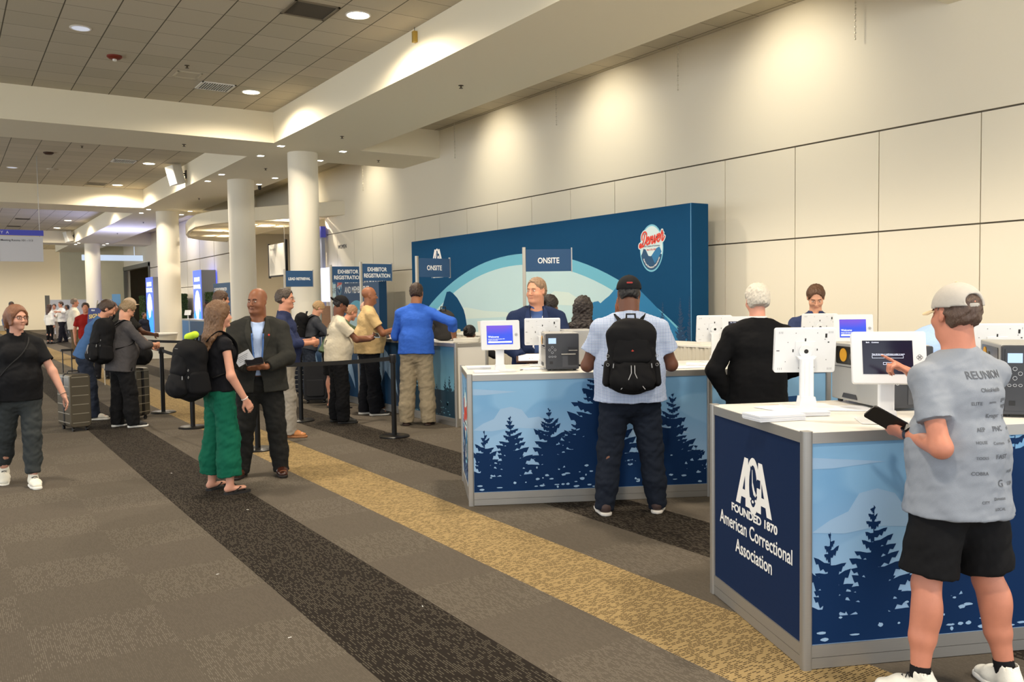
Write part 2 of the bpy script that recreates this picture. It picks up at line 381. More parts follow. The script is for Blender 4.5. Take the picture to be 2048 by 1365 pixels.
SP = [(3.393, 14.48, ZC, 'in the tiled ceiling before the first cross beam'), (6.58, 15.86, ZS, 'in the soffit before the nearest column'), (8.4, 18.15, ZS, 'in the soffit of the first cross beam near the wall'), (6.585, 11.26, ZS, 'in the soffit above the printers'), (4.154, 18.19, ZS, 'in the soffit of the first cross beam'), (6.54, 20.5, ZS, 'in the soffit between the two nearest columns'), (2.9, 23.0, ZC, 'in the second tiled bay'), (6.6, 27.2, ZS, 'in the soffit before the third column'), (6.6, 36, ZS, 'in the soffit behind the third column'), (6.6, 42, ZS, 'in the far soffit')]
for x, y, z, wh in SP:
    t = thing('sprinkler', 'small ceiling sprinkler '+wh, 'sprinkler', (x, y, z), group='ceiling sprinklers')
    MB().lathe([(.04, 0), (.04, -.005), (.012, -.01), (.012, -.035), (.03, -.04), (.03, -.044), (.004, -.046)], n=14).obj('head', spr, t, smooth=True)
t = thing('access_panel', 'flush access panel outline in the ceiling before the first cross beam', 'panel', (3.535, 15.07, ZC))
f = MB()
for a in ((-.2, -.2, .2, -.17), (-.2, .17, .2, .2), (-.2, -.2, -.17, .2), (.17, -.2, .2, .2)): f.box(a[0], a[1], -.006, a[2], a[3], 0)
f.obj('frame', mat('panel_frame', (214, 204, 180), .7), t)
MB().box(-.17, -.17, -.003, .17, .17, 0).obj('cover', mat('panel_cover', (190, 180, 158), .7), t)
# brass-coloured box on the beam
t = thing('beam_sensor', 'small brass sensor box hanging on the beam face near the top', 'sensor', (5.63, 10.885, 5.32))
MB().rbox(-.03, -.035, -.09, .03, .035, .06, .008).obj('housing', mat('brass', (190, 160, 80), .35, .6), t, smooth=True)
MB().cyl((0, 0, .06), (0, 0, .12), .004).obj('wire', m_blackm, t)
# hanging chains beside the wall
for x, y, z0, z1, wh in ((9.35, 6.5, 4.72, 5.44, 'nearest'), (9.35, 9.52, 4.74, 5.44, 'second'), (9.35, 12.6, 4.76, 5.44, 'third'), (9.35, 16.3, 4.70, 5.44, 'fourth'), (9.35, 21.2, 4.55, 5.44, 'farthest')):
    b = MB(); n = int((z1-z0)/.035)
    for k in range(n+1):
        z = z0+(z1-z0)*k/n; b.rbox(-.012, -.006, z-.012, .012, .006, z+.014, .005, axis=1, M=Matrix.Rotation(.8*(k % 2), 4, 'Z'))
    o = b.obj('hanging_chain', mat('chain_metal', (214, 206, 186), .4, .3), loc=(x, y, 0)); tag(o, 'thin pale chain hanging beside the wall, %s along it' % wh, 'chain')
# loudspeakers on the beam
def speaker(y, label):
    t = thing('loudspeaker', label, 'speaker', (5.66, y, 5.13))
    M = Matrix.Translation((-.27, 0, 0)) @ Matrix.Rotation(math.radians(-14), 4, 'Y') @ Matrix.Rotation(math.radians(18), 4, 'Z')
    MB().prism([(-.14, -.2), (.16, -.13), (.16, .13), (-.14, .2)], -.26, .26, M=M).obj('cabinet', m_white, t, bevel=.01)
    MB().box(-.146, -.18, -.24, -.14, .18, .24, M=M).obj('front_cover', mat('speaker_grille', (225, 222, 212), .7, bump=.4, bscale=400), t)
    b = MB(); b.cyl((-.3, 0, .05), (0, 0, .05), .018); b.cyl((-.3, 0, -.1), (0, 0, .02), .012); b.box(-.02, -.07, -.08, 0, .07, .14); b.obj('bracket', m_blackm, t)
speaker(24.66, 'white loudspeaker bracketed to the beam in the second bay'); speaker(49.0, 'white loudspeaker bracketed to the beam in the far bay')
t = thing('security_camera', 'small black security camera under the soffit between the two nearest columns', 'camera', (7.35, 23.6, ZS))
MB().lathe([(.05, 0), (.05, -.03), (.03, -.04)], n=16).obj('mount', m_black, t, smooth=True); MB().lathe([(.045, -.035), (.05, -.06), (.04, -.1), (.01, -.115)], n=16).obj('dome', m_blackm, t, smooth=True)
# ================================================================ FIGURES: implicit surfaces -> one continuous mesh
def A3(v): return np.array(v, float)
class Field:
    """smooth union of elliptic capsules and ellipsoids sampled on a grid"""
    def __init__(s, lo, hi, h):
        s.h = h; s.lo = A3(lo)-2*h; n = np.ceil((A3(hi)+2*h-s.lo)/h).astype(int)+1
        s.ax = [s.lo[i]+h*np.arange(n[i]) for i in range(3)]; s.F = np.full(tuple(n), 1., np.float32)
    def block(s, lo, hi):
        sl = []
        for i in range(3):
            a = int(max(0, math.floor((lo[i]-s.lo[i])/s.h))); b = int(min(len(s.ax[i]), math.ceil((hi[i]-s.lo[i])/s.h)+1))
            if b <= a: return None, None
            sl.append(slice(a, b))
        g = np.meshgrid(*[s.ax[i][sl[i]] for i in range(3)], indexing='ij'); return tuple(sl), np.stack(g, -1)
    def comb(s, sl, d, k, sub=False, hard=False):
        f = s.F[sl]
        if sub:
            d = -d; x = np.clip(.5-.5*(f-d)/max(k, 1e-5), 0, 1); s.F[sl] = (f*(1-x)+d*x+k*x*(1-x)).astype(np.float32); return
        x = np.clip(.5+.5*(f-d)/max(k, 1e-5), 0, 1); s.F[sl] = (f*(1-x)+d*x-k*x*(1-x)).astype(np.float32)
    def cap(s, a, b, ra, rb=None, k=.02, u=None, flat=0, sub=False, infl=0.):
        """capsule a->b; radii scalar or (across u, across v); flat: 1 cuts at b, 2 at both ends"""
        a, b = A3(a), A3(b); rb = ra if rb is None else rb
        ra = A3(ra if np.ndim(ra) else (ra, ra))+infl; rb = A3(rb if np.ndim(rb) else (rb, rb))+infl
        m = max(ra.max(), rb.max())+k+2*s.h
        sl, P = s.block(np.minimum(a, b)-m, np.maximum(a, b)+m)
        if sl is None: return
        w = b-a; L = np.linalg.norm(w); w = w/L if L > 1e-6 else A3((0, 0, 1))
        u = A3((1, 0, 0) if u is None else u); u = u-w*u.dot(w)
        if np.linalg.norm(u) < 1e-3: u = np.cross(w, (0, 1, 0))
        u /= np.linalg.norm(u); v = np.cross(w, u); Q = P-a; tw = Q@w
        t = np.clip(tw/max(L, 1e-6), 0, 1); ru = ra[0]+(rb[0]-ra[0])*t; rv = ra[1]+(rb[1]-ra[1])*t; rm = np.minimum(ru, rv)
        e = np.where((tw < 0) | (tw > L), tw-t*L, 0.)
        qu, qv = Q@u, Q@v
        if flat: e = np.where((tw > L) | ((tw < 0) & (flat == 2)), 0., e)
        d = (np.sqrt((qu/ru)**2+(qv/rv)**2+(e/rm)**2)-1)*rm
        if flat: d = np.maximum(d, tw-L)
        if flat == 2: d = np.maximum(d, -tw)
        s.comb(sl, d, k, sub)
    def ell(s, c, r, k=.015, R=None, sub=False, infl=0.):
        c, r = A3(c), A3(r)+infl; m = r.max()+k+2*s.h; sl, P = s.block(c-m, c+m)
        if sl is None: return
        Q = P-c
        if R is not None: Q = Q@R
        d = (np.sqrt(((Q/r)**2).sum(-1))-1)*r.min(); s.comb(sl, d, k, sub)
    def cut(s, p, n, k=.003):
        """remove the side that n points to"""
        p, n = A3(p), A3(n); n = n/np.linalg.norm(n)
        g = np.meshgrid(*s.ax, indexing='ij', sparse=True)
        d = (g[0]-p[0])*n[0]+(g[1]-p[1])*n[1]+(g[2]-p[2])*n[2]
        s.F = np.maximum(s.F, d.astype(np.float32))
    def mesh(s):
        """surface nets"""
        F = s.F; n = F.shape; In = F < 0
        c = [In[i:n[0]-1+i, j:n[1]-1+j, k:n[2]-1+k] for i in (0, 1) for j in (0, 1) for k in (0, 1)]
        cnt = sum(x.astype(np.int8) for x in c); act = (cnt > 0) & (cnt < 8)
        I = np.argwhere(act)
        if len(I) == 0: return np.zeros((0, 3)), []
        idx = -np.ones(act.shape, np.int64); idx[act] = np.arange(len(I))
        ps = np.zeros((len(I), 3)); w = np.zeros(len(I))
        cs = [(i, j, k) for i in (0, 1) for j in (0, 1) for k in (0, 1)]
        val = {q: F[I[:, 0]+q[0], I[:, 1]+q[1], I[:, 2]+q[2]] for q in cs}
        for q in cs:
            for ax in range(3):
                if q[ax] == 0:
                    q2 = list(q); q2[ax] = 1; q2 = tuple(q2); a, b = val[q], val[q2]; m = (a < 0) != (b < 0)
                    t = np.where(m, a/np.where(m, a-b, 1), 0); p = np.tile(A3(q), (len(I), 1)); p[:, ax] += t
                    ps += p*m[:, None]; w += m
        V = s.lo+(I+ps/w[:, None])*s.h; faces = []
        for ax in range(3):
            o = [i for i in range(3) if i != ax]
            sl0 = [slice(1, n[i]-1) for i in range(3)]; sl0[ax] = slice(0, n[ax]-1); sl1 = list(sl0); sl1[ax] = slice(1, n[ax])
            A, B = In[tuple(sl0)], In[tuple(sl1)]; E = np.argwhere(A != B); 
            if not len(E): continue
            fl = A[tuple(E.T)]; base = E.copy(); base[:, o[0]] += 1; base[:, o[1]] += 1
            def g(d0, d1):
                q = base.copy(); q[:, o[0]] += d0; q[:, o[1]] += d1; return idx[q[:, 0], q[:, 1], q[:, 2]]
            quad = np.stack([g(-1, -1), g(0, -1), g(0, 0), g(-1, 0)], -1)
            if ax == 1: fl = ~fl
            quad = np.where(fl[:, None], quad, quad[:, ::-1]); faces.append(quad)
        return V, np.concatenate(faces)
def np_noise(P, wl, seed, st=(1, 1, 1)):
    r = np.random.RandomState(seed); v = np.zeros(len(P))
    for i in range(5):
        k = r.normal(size=3); k = k/np.linalg.norm(k)*2*PI/wl*r.uniform(.7, 1.5)*A3(st); l = r.normal(size=3); l = l/np.linalg.norm(l)*2*PI/(wl*2.2)
        v += np.sin(P@k+r.uniform(0, 6)+1.6*np.sin(P@l+r.uniform(0, 6)))
    return v/3.
def mesh_obj(name, V, F, m, parent=None, smooth_it=1, wr=None, taper=None):
    """wr = list of (amplitude, wavelength, seed, stretch)"""
    me = bpy.data.meshes.new(name); me.vertices.add(len(V)); F = np.asarray(F)
    for _ in range(smooth_it):
        acc = np.zeros_like(V); c = np.zeros(len(V))
        for i in range(4):
            a, b = F[:, i], F[:, (i+1) % 4]
            for q in range(3): acc[:, q] += np.bincount(a, V[b, q], len(V))+np.bincount(b, V[a, q], len(V))
            c += np.bincount(a, minlength=len(V))+np.bincount(b, minlength=len(V))
        V = V*.4+.6*acc/np.maximum(c, 1)[:, None]
    if wr:
        n = np.cross(V[F[:, 2]]-V[F[:, 0]], V[F[:, 3]]-V[F[:, 1]]); N = np.zeros_like(V)
        for i in range(4):
            for q in range(3): N[:, q] += np.bincount(F[:, i], n[:, q], len(V))
        N /= np.maximum(np.linalg.norm(N, axis=1), 1e-9)[:, None]
        for amp, wl, seed, st in wr:
            x = np_noise(V, wl, seed, st); x = np.sign(x)*np.abs(x)**.8; V = V+N*(amp*x)[:, None]
    me.vertices.foreach_set('co', V.astype(np.float32).ravel())
    me.loops.add(len(F)*4); me.loops.foreach_set('vertex_index', F.astype(np.int32).ravel())
    me.polygons.add(len(F)); me.polygons.foreach_set('loop_start', np.arange(0, len(F)*4, 4, dtype=np.int32))
    me.polygons.foreach_set('use_smooth', np.ones(len(F), bool)); me.materials.append(m); me.update(); me.validate()
    o = bpy.data.objects.new(name, me); COL.objects.link(o)
    if parent: o.parent = parent
    return o
def Rz(a): c, s_ = math.cos(a), math.sin(a); return np.array([[c, -s_, 0], [s_, c, 0], [0, 0, 1]])
def Rx(a): c, s_ = math.cos(a), math.sin(a); return np.array([[1, 0, 0], [0, c, -s_], [0, s_, c]])
def Ry(a): c, s_ = math.cos(a), math.sin(a); return np.array([[c, 0, s_], [0, 1, 0], [-s_, 0, c]])
def unit(v): v = A3(v); return v/max(np.linalg.norm(v), 1e-9)
def ik(a, t, l1, l2, hint):
    a, t = A3(a), A3(t); d = t-a; L = min(np.linalg.norm(d), (l1+l2)*.999); L = max(L, abs(l1-l2)*1.05); w = unit(d); t = a+w*L
    x = (l1*l1-l2*l2+L*L)/(2*L); h = math.sqrt(max(l1*l1-x*x, 0)); n = A3(hint)-w*A3(hint).dot(w); n = unit(n); return a+w*x+n*h, t
SKIN = {}
def skin(c): 
    k = 'skin_%d_%d_%d' % c
    if k not in MATS:
        m = mat(k, c, .5, var=.10, vscale=28, bump=.12, bscale=160, spec=.4, bdist=.002)
        m.node_tree.nodes['Principled BSDF'].inputs['Subsurface Weight'].default_value = .0
    return MATS[k]
def cloth(c, kind='cloth', var=.06):
    k = '%s_%d_%d_%d' % ((kind,)+c)
    if k in MATS: return MATS[k]
    if kind == 'denim': return mat(k, c, .9, var=.18, vscale=120, bump=.25, bscale=300, spec=.15)
    if kind == 'heather': return mat(k, c, .95, var=.12, vscale=420, bump=.2, bscale=400, spec=.12)
    if kind == 'check':
        m = mat(k, c, .85, spec=.15); t = NT(m); X, Y, Z_ = t.xyz(); f = []
        for v in (X, Z_): f.append(t.m('GREATER_THAN', t.m('FRACT', t.m('DIVIDE', v, .0095)), .55))
        s_ = t.m('ADD', f[0], f[1]); cc = t.mix(t.m('MULTIPLY', s_, .5), lin((214, 224, 240)), lin((62, 92, 150))); t.put(t.b.inputs['Base Color'], cc); return m
    return mat(k, c, .85, var=var, vscale=60, bump=.15, bscale=350, spec=.15)
def hairmat(c):
    k = 'hair_%d_%d_%d' % c
    if k in MATS: return MATS[k]
    m = mat(k, c, .45, spec=.5); t = NT(m); mp = t.n('ShaderNodeMapping'); mp.inputs['Scale'].default_value = (1, 1, .22)
    t.t.links.new(t.n('ShaderNodeTexCoord').outputs['Object'], mp.inputs[0]); n = t.noise(260, 3, mp.outputs[0]); n2 = t.noise(45, 2, mp.outputs[0])
    cc = lin(c); v = t.mix(n, tuple(x*.45 for x in cc), tuple(min(1, x*1.5) for x in cc)); v = t.mix(t.m('MULTIPLY', n2, .5), v, tuple(min(1, x*1.15) for x in cc))
    t.put(t.b.inputs['Base Color'], v); t.bump(n, .7, .006); return m
m_eye = mat('eye_white', (226, 222, 214), .25); m_iris = mat('eye_iris', (48, 34, 24), .2); m_lens = mat('spectacle_frame', (26, 22, 22), .35)
def head_axes(c, yaw, pitch, roll=0.): return A3(c), Rz(-yaw) @ Rx(pitch) @ Ry(roll)
class HP:
    """head-space helper: maps head coordinates (scaled) into figure space"""
    def __init__(s, c, R, k): s.c, s.R, s.k = c, R, k
    def __call__(s, x, y, z): return s.c+s.R@(A3((x, y, z))*s.k)
def add_head(f, hp, fem=0, jaw=1., fat=0., face=True):
    k, R = hp.k, hp.R; e = lambda c, r, kk=.015, **q: f.ell(hp(*c), A3(r)*k, kk*k, R, **q); c_ = lambda a, b, ra, rb, kk=.01, **q: f.cap(hp(*a), hp(*b), A3(ra)*k if np.ndim(ra) else ra*k, A3(rb)*k if np.ndim(rb) else rb*k, kk*k, u=R[:, 0], **q)
    e((0, -.012, .040), (.076, .095, .083)); e((0, .022, -.012), (.066+fat*.01, .068, .082), .02)
    c_((0, .03, -.055), (0, .066, -.092), (.052*jaw+fat*.012, .04), (.024*jaw+fat*.01, .02), .03)
    if fat: e((0, .02, -.095), (.055, .045, .03), .03)
    if not face:
        c_((0, .088, .006), (0, .105, -.03), .01, .014, .012)
    else:
        c_((-.03, .078, .024), (.03, .078, .024), .011, .011, .015)              # brow
        for s_ in (-1, 1):
            e((s_*.031, .092, .004), (.017, .011, .011), .012, sub=True)
            e((s_*.031, .0765, .004), (.0135, .0125, .0125), .003)
            e((s_*.040, .058, -.032), (.024, .026, .022), .02)
            e((s_*.0115, .100, -.034), (.0085, .010, .008), .006)
        c_((0, .086, .010), (0, .108, -.029), .0075, .0105, .008)                 # nose
        c_((-.019, .088, -.058), (.019, .088, -.058), .0055, .0055, .004); c_((-.015, .087, -.069), (.015, .087, -.069), .0062, .0062, .004)
        e((0, .078, -.093), (.02, .018, .015), .012)
    for s_ in (-1, 1):
        e((s_*.078, -.006, -.004), (.009, .019, .031), .006); e((s_*.084, .004, -.002), (.006, .009, .016), .003, sub=True)
def add_hand(f, w, d, n, curl=.5, size=1., side=1, spread=.0, point=False, thumb=.5):
    """w wrist, d direction of the fingers, n palm normal (palm faces n), side = +1 when the thumb is on +cross(d,n)"""
    d = unit(d); n = unit(A3(n)-d*A3(n).dot(d)); s_ = np.cross(d, n)*side; k = size
    f.cap(w-d*.01, w+d*.03*k, (.022*k, .017*k), (.03*k, .016*k), .01, u=s_)
    f.cap(w+d*.03*k, w+d*.078*k, (.036*k, .0135*k), (.038*k, .012*k), .01, u=s_)
    for i, (o, L) in enumerate(((.028, .072), (.009, .080), (-.010, .074), (-.028, .060))):
        b = w+d*(.082-.004*abs(i-1))*k+s_*o*k; c = curl if not (point and i == 0) else .05
        if point and i > 0: c = max(curl, 1.25)
        a = 0.; p = b; dd = unit(d+s_*spread*(1.5-i)*.12)
        for j, fr in enumerate((.42, .32, .26)):
            a += c*(.75, .9, .6)[j]; q = p+(dd*math.cos(a)+n*math.sin(a))*L*fr*k
            f.cap(p, q, (.0088-.0008*j)*k, (.0082-.0009*j)*k, .0028); p = q
    b = w+d*.022*k+s_*.026*k; m1 = b+unit(d*.7+s_*.75+n*(.25+.5*thumb))*.038*k; m2 = m1+unit(d*.95+s_*(.35-.4*thumb)+n*.45*thumb)*.030*k; m3 = m2+unit(d*.95+n*.5*thumb-s_*.2*thumb)*.025*k
    f.cap(b-d*.005, m1, .0145*k, .0115*k, .008); f.cap(m1, m2, .0112*k, .0098*k, .004); f.cap(m2, m3, .0098*k, .0082*k, .003)
def pants_wr(seed, amp=.006): return [(amp*.75, .17, seed, (1, 1, 1.1)), (amp*.6, .085, seed+1, (1, 1, 1.5)), (amp*.25, .04, seed+2, (1, 1, 1))]
def person(label, loc, heading, H=1.75, sk=(190, 140, 112), hair=None, hstyle='short', build=1., belly=0., lean=0., leanx=0., hyaw=0., hpitch=0., feet=None, hands=None, top=None, bottom=None, shoes=None, extras=(), h=.008, eye=True, group=None, jaw=1., fat=0., fem=0, hroll=0., crouch=0., palms=None, curls=(.5, .5), points=(False, False), elbows=None, hat=None, brow=None, twist=0., cat='person'):
    """local frame: +y forward, +x right hand side, z up. feet/hands: ((x,y,z) left, (x,y,z) right) in metres, side order: left, right"""
    T = thing('person', label, cat, loc, -heading, group)
    k = H/1.75; G = {}
    feet = feet or ((-.11, 0), (.12, 0)); hipz = .52*H-crouch
    pel = A3((0, 0, hipz+.02*k))+A3((leanx*.3, -lean*.12, 0))
    Rl = Rz(-twist) @ Rx(-lean) @ Ry(leanx); up = Rl @ A3((0, 0, 1)); rt = Rl @ A3((1, 0, 0)); fw = Rl @ A3((0, 1, 0))
    waist = pel+up*.075*H*.9; chest = pel+up*.205*H; shc = pel+up*.268*H; nb = pel+up*.297*H+fw*.0; 
    sw = (.106-.010*fem)*H*(.55+.45*build); S_ = {}; 
    for i, s_ in enumerate((-1, 1)): S_[i] = shc+rt*s_*sw-fw*.005-up*.021*H
    hc = H-.125*k-crouch                                     # head centre height when upright
    hp = HP(*head_axes(nb+up*(.098*H)+fw*.022*k+A3((0, lean*.02, 0)), hyaw, -hpitch-lean*.5, hroll), k)
    l1, l2 = .170*H, .150*H; EL, WR = {}, {}
    hands = hands or ((-.25*k, .03, .47*H), (.25*k, .03, .47*H)); elbows = elbows or ((-.6, -.8, -.1), (.6, -.8, -.1))
    for i in (0, 1):
        hd = hands[i] if hands[i] is not None else ((-.25, .25)[i]*k, .03, .47*H)
        EL[i], WR[i] = ik(S_[i], hd, l1, l2, elbows[i])
    KN, AN, HJ = {}, {}, {}
    for i, s_ in enumerate((-1, 1)):
        HJ[i] = pel+A3((s_*.05*H*(.6+.4*build), 0, -.02*H)); ft = feet[i]; fz = ft[2] if len(ft) > 2 else 0.
        an = A3((ft[0], ft[1]-.03, .048*H+fz)); d = np.linalg.norm(an-HJ[i]); l = .2285*H
        if d > 2*l: HJ[i] = HJ[i]-A3((0, 0, (d-2*l)))
        KN[i], _ = ik(HJ[i], an, l, l, (s_*.12, 1, 0)); AN[i] = an
    G.update(S=S_, EL=EL, WR=WR, KN=KN, AN=AN, HJ=HJ, pel=pel, waist=waist, chest=chest, nb=nb, hp=hp, up=up, rt=rt, fw=fw, k=k, T=T, H=H, belly=belly, build=build)
    pts = list(S_.values())+list(EL.values())+list(WR.values())+list(KN.values())+list(AN.values())+list(HJ.values())+[pel, nb, hp.c]
    lo = np.min(pts, 0)-.24; hi = np.max(pts, 0)+.24; lo[2] = max(lo[2], -.01)
    # ---- body: one continuous surface
    f = Field(lo, hi, h); B = build
    palms = palms or ((1, 0, 0), (-1, 0, 0))
    def torso(F_, inf=0., to_neck=True):
        b = belly
        F_.cap(pel-up*.03*k, waist, A3((.155*B, .105*B))*k, A3((.140*B+b*.4, .098*B+b))*k, .06*k, u=rt, infl=inf)
        if b: F_.ell(waist+fw*(.03+b*.55)*k-up*.01, A3((.145*B+b*.3, .10*B+b*.6, .15))*k, .06*k, np.stack([rt, fw, up], 1), infl=inf)
        F_.cap(waist, chest, A3((.138*B+b*.4, .098*B+b*.8))*k, A3((.155*B, .112*B))*k, .06*k, u=rt, infl=inf)
        F_.cap(chest, shc-up*.01, A3((.150*B, .108*B))*k, A3((.105*B, .065*B))*k, .05*k, u=rt, infl=inf)
        for i in (0, 1): F_.cap(nb-up*.014, S_[i]+up*.004, .048*k*B, .042*k*B, .045*k, infl=inf)
        if fem: 
            for s_ in (-1, 1): F_.ell(chest+fw*.085*k+rt*s_*.07*k-up*.01, A3((.065, .06, .065))*k, .04, infl=inf)
    torso(f, -.012)
    nk = .057*k*(1+.15*(B-1)+fat*.16); f.cap(nb-up*.03, hp(0, -.01, -.06), nk*1.08, nk*.98, .03)
    add_head(f, hp, fem, jaw, fat, face=h < .0095)
    for i in (0, 1):
        f.cap(S_[i], EL[i], .040*k*B, .039*k*(.4+.6*B), .03, infl=-.002); f.cap(EL[i], WR[i], .041*k*(.4+.6*B), .026*k, .02)
        d = unit(WR[i]-EL[i]); hd = hands[i]; dr = d
        if hd is not None and len(palms[i]) == 6: dr = unit(palms[i][3:])
        add_hand(f, WR[i], dr, palms[i][:3], curls[i], k, side=(1 if i == 0 else -1), point=points[i])
    for i, s_ in enumerate((-1, 1)):
        f.cap(HJ[i], KN[i], .082*k*B, .055*k*(.5+.5*B), .04, infl=-.004)
        f.cap(KN[i], KN[i]*.45+AN[i]*.55, .052*k*(.5+.5*B), .052*k*(.5+.5*B), .02); ca = KN[i]*.68+AN[i]*.32; f.ell(ca-A3((0, .024, -.03)), A3((.050, .052, .10))*k*(.5+.5*B), .025); f.ell(KN[i]+A3((0, .018, 0)), A3((.044, .040, .05))*k, .02)
        f.cap(KN[i]*.45+AN[i]*.55, AN[i], .046*k*(.5+.5*B), .034*k, .02)
        ft = feet[i]; sp_ = ft[3] if len(ft) > 3 else s_*.15; fd = A3((math.sin(sp_), math.cos(sp_), 0)); pz = (ft[4] if len(ft) > 4 else 0.); fd = unit(fd+A3((0, 0, pz)))
        G['fd%d' % i] = fd; bs = A3((AN[i][0], AN[i][1], AN[i][2]-.020*H)); f.cap(bs-fd*.025, bs+fd*.13*k, (.03*k, .03*k), (.036*k, .016*k), .02)
    V, Fc = f.mesh(); mesh_obj('body', V, Fc, skin(sk), T, 1)
    # ---- clothing
    if bottom:
        c, kind, loose, ln = bottom; m = cloth(c, kind); hh = max(h, .008); f = Field((lo[0], lo[1], -.01), (hi[0], hi[1], waist[2]+.12), hh)
        wz = pel+up*(.055 if top and len(top) > 2 and top[2] == 'jacket' else .02)*H; f.cap(pel-A3((0, 0, .06*k)), wz, A3((.152*B, .110*B+belly*.3))*k, A3((.146*B+belly*.2, .106*B+belly*.5))*k, .05*k, u=rt, flat=1, infl=.004)
        for i in (0, 1):
            if ln == 'short':
                e = HJ[i]*.12+KN[i]*.88; f.cap(HJ[i], e, .088*k*B, (.066+loose*1.0)*k*(.4+.6*B), .05, flat=1, infl=.008); continue
            f.cap(HJ[i], KN[i], .088*k*B, (.060+loose*.7)*k*(.4+.6*B), .05, infl=.006)
            an = AN[i]+A3((0, 0, (-.028 if ln == 'long' else .03 if ln == 'jog' else .045)*H)) ; r = (.050+loose)*k if ln != 'jog' else .060*k
            md = KN[i]*.45+an*.55-A3((0, .01, 0)); f.cap(KN[i], md, (.060+loose*.7)*k*(.4+.6*B), (.056+loose)*k*(.5+.5*B), .03); f.cap(md, an, (.056+loose)*k*(.5+.5*B), r, .02, flat=1)
        V, Fc = f.mesh(); mesh_obj('shorts' if ln == 'short' else 'trousers', V, Fc, m, T, 1, pants_wr(sum(map(ord, label)) % 97, .0055 if ln != 'short' else .004))
        if ln != 'short' and 'belt' in extras:
            b = MB(); n = 32; wz2 = pel+up*.052*H; P_ = [wz2+rt*math.cos(t*2*PI/n)*(.150*B+belly*.3+.012)*k+fw*math.sin(t*2*PI/n)*(.108*B+belly*.7+.012)*k for t in range(n+1)]
            b.tube(P_, .01, 6, flat=(.006, .018)); b.obj('belt', m_black, T, smooth=True)
    if top:
        kind, c = top[0], top[1]; style = top[2] if len(top) > 2 else 'tee'; ck = top[3] if len(top) > 3 else 'cloth'
        m = cloth(c, ck); inf = {'tee': .010, 'shirt': .014, 'polo': .011, 'jacket': .026, 'tight': .006}[style]; hemz = top[4] if len(top) > 4 else -.02
        f = Field((lo[0], lo[1], pel[2]-.35), (hi[0], hi[1], hp.c[2]), min(h, .009) if h < .009 else h)
        torso(f, inf); hem = pel+up*(hemz)*H
        f.cap(hem, waist, A3(((.178 if bottom and bottom[3] == 'short' else .168)*B+belly*(.55 if bottom and bottom[3] == 'short' else .4)+(.02 if style == 'jacket' else 0), (.132 if bottom and bottom[3] == 'short' else .124)*B+belly*(.85 if bottom and bottom[3] == 'short' else .65)+(.012 if style == 'jacket' else 0)))*k, A3((.145*B+belly*.3, .105*B+belly))*k, .05*k, u=rt, flat=0, infl=inf)
        for i in (0, 1):
            if kind == 'none': continue
            if kind == 'short' or kind == 'cap':
                fr = .62 if kind == 'short' else .22; e = S_[i]*(1-fr)+EL[i]*fr; f.cap(S_[i], e, .044*k*B, (.058 if kind == 'short' else .056)*k*B, .03, flat=1, infl=inf*.7)
            else:
                fr = .93 if kind == 'long' else .45; e = EL[i]*(1-fr)+WR[i]*fr; f.cap(S_[i], EL[i], .044*k*B, .045*k*B, .03, infl=inf*.7); f.cap(EL[i], e, .047*k*(.3+.7*B), (.036 if kind == 'long' else .048)*k, .02, flat=1, infl=inf*.7)
        f.cut(hem, -up); f.cut(nb+up*.028*k+fw*.01, unit(up*1.+fw*.25))
        if style in ('shirt', 'polo', 'jacket'):
            f.cap(nb+up*.0, nb+up*.040*k, .077*k, .072*k, .01, flat=2)
            f.cap(nb-up*.03+fw*.01, nb+up*.08, .055*k, .06*k, .002, sub=True)
            f.cap(nb+up*.01+fw*.04, nb+up*.06+fw*.09, .02, .035, .004, sub=True)
        if style == 'jacket':     # open front
            a = nb+fw*.07-up*.02; b_ = waist+fw*(.14+belly*1.4); f.cap(a, b_-up*.0, (.066, .08), (.030, .05), .004, u=rt, sub=True); f.cap(b_, hem+fw*.16-up*.02, (.010, .07), (.06, .07), .004, u=rt, sub=True)
        V, Fc = f.mesh(); amp = .0045 if style != 'jacket' else .0035
        g = mesh_obj({'tee': 'tee_shirt', 'shirt': 'shirt', 'polo': 'polo_shirt', 'jacket': 'jacket', 'tight': 'top'}[style], V, Fc, m, T, 1, [(amp*.9, .20, sum(map(ord, label)) % 83, (1.3, 1.3, .7)), (amp*.5, .09, 5, (1, 1, 1)), (amp*.2, .04, 9, (1, 1, 1))]); G['top'] = g
        if 'shirt_under' in extras:
            f = Field((lo[0], lo[1], pel[2]-.05), (hi[0], hi[1], hp.c[2]), h); torso(f, .002); f.cut(nb+up*.02, unit(up*1.+fw*.5)); f.cap(nb-up*.01, nb+up*.056*k, .074*k, .069*k, .01, flat=2); f.cap(nb-up*.03+fw*.01, nb+up*.08, .053*k, .057*k, .002, sub=True); f.cap(nb+up*.02+fw*.04, nb+up*.06+fw*.09, .015, .025, .004, sub=True)
            f.cut(pel+up*.02, -up); V, Fc = f.mesh(); mesh_obj('shirt', V, Fc, cloth(extras['shirt_under'] if isinstance(extras, dict) else (200, 210, 230)), T, 1)
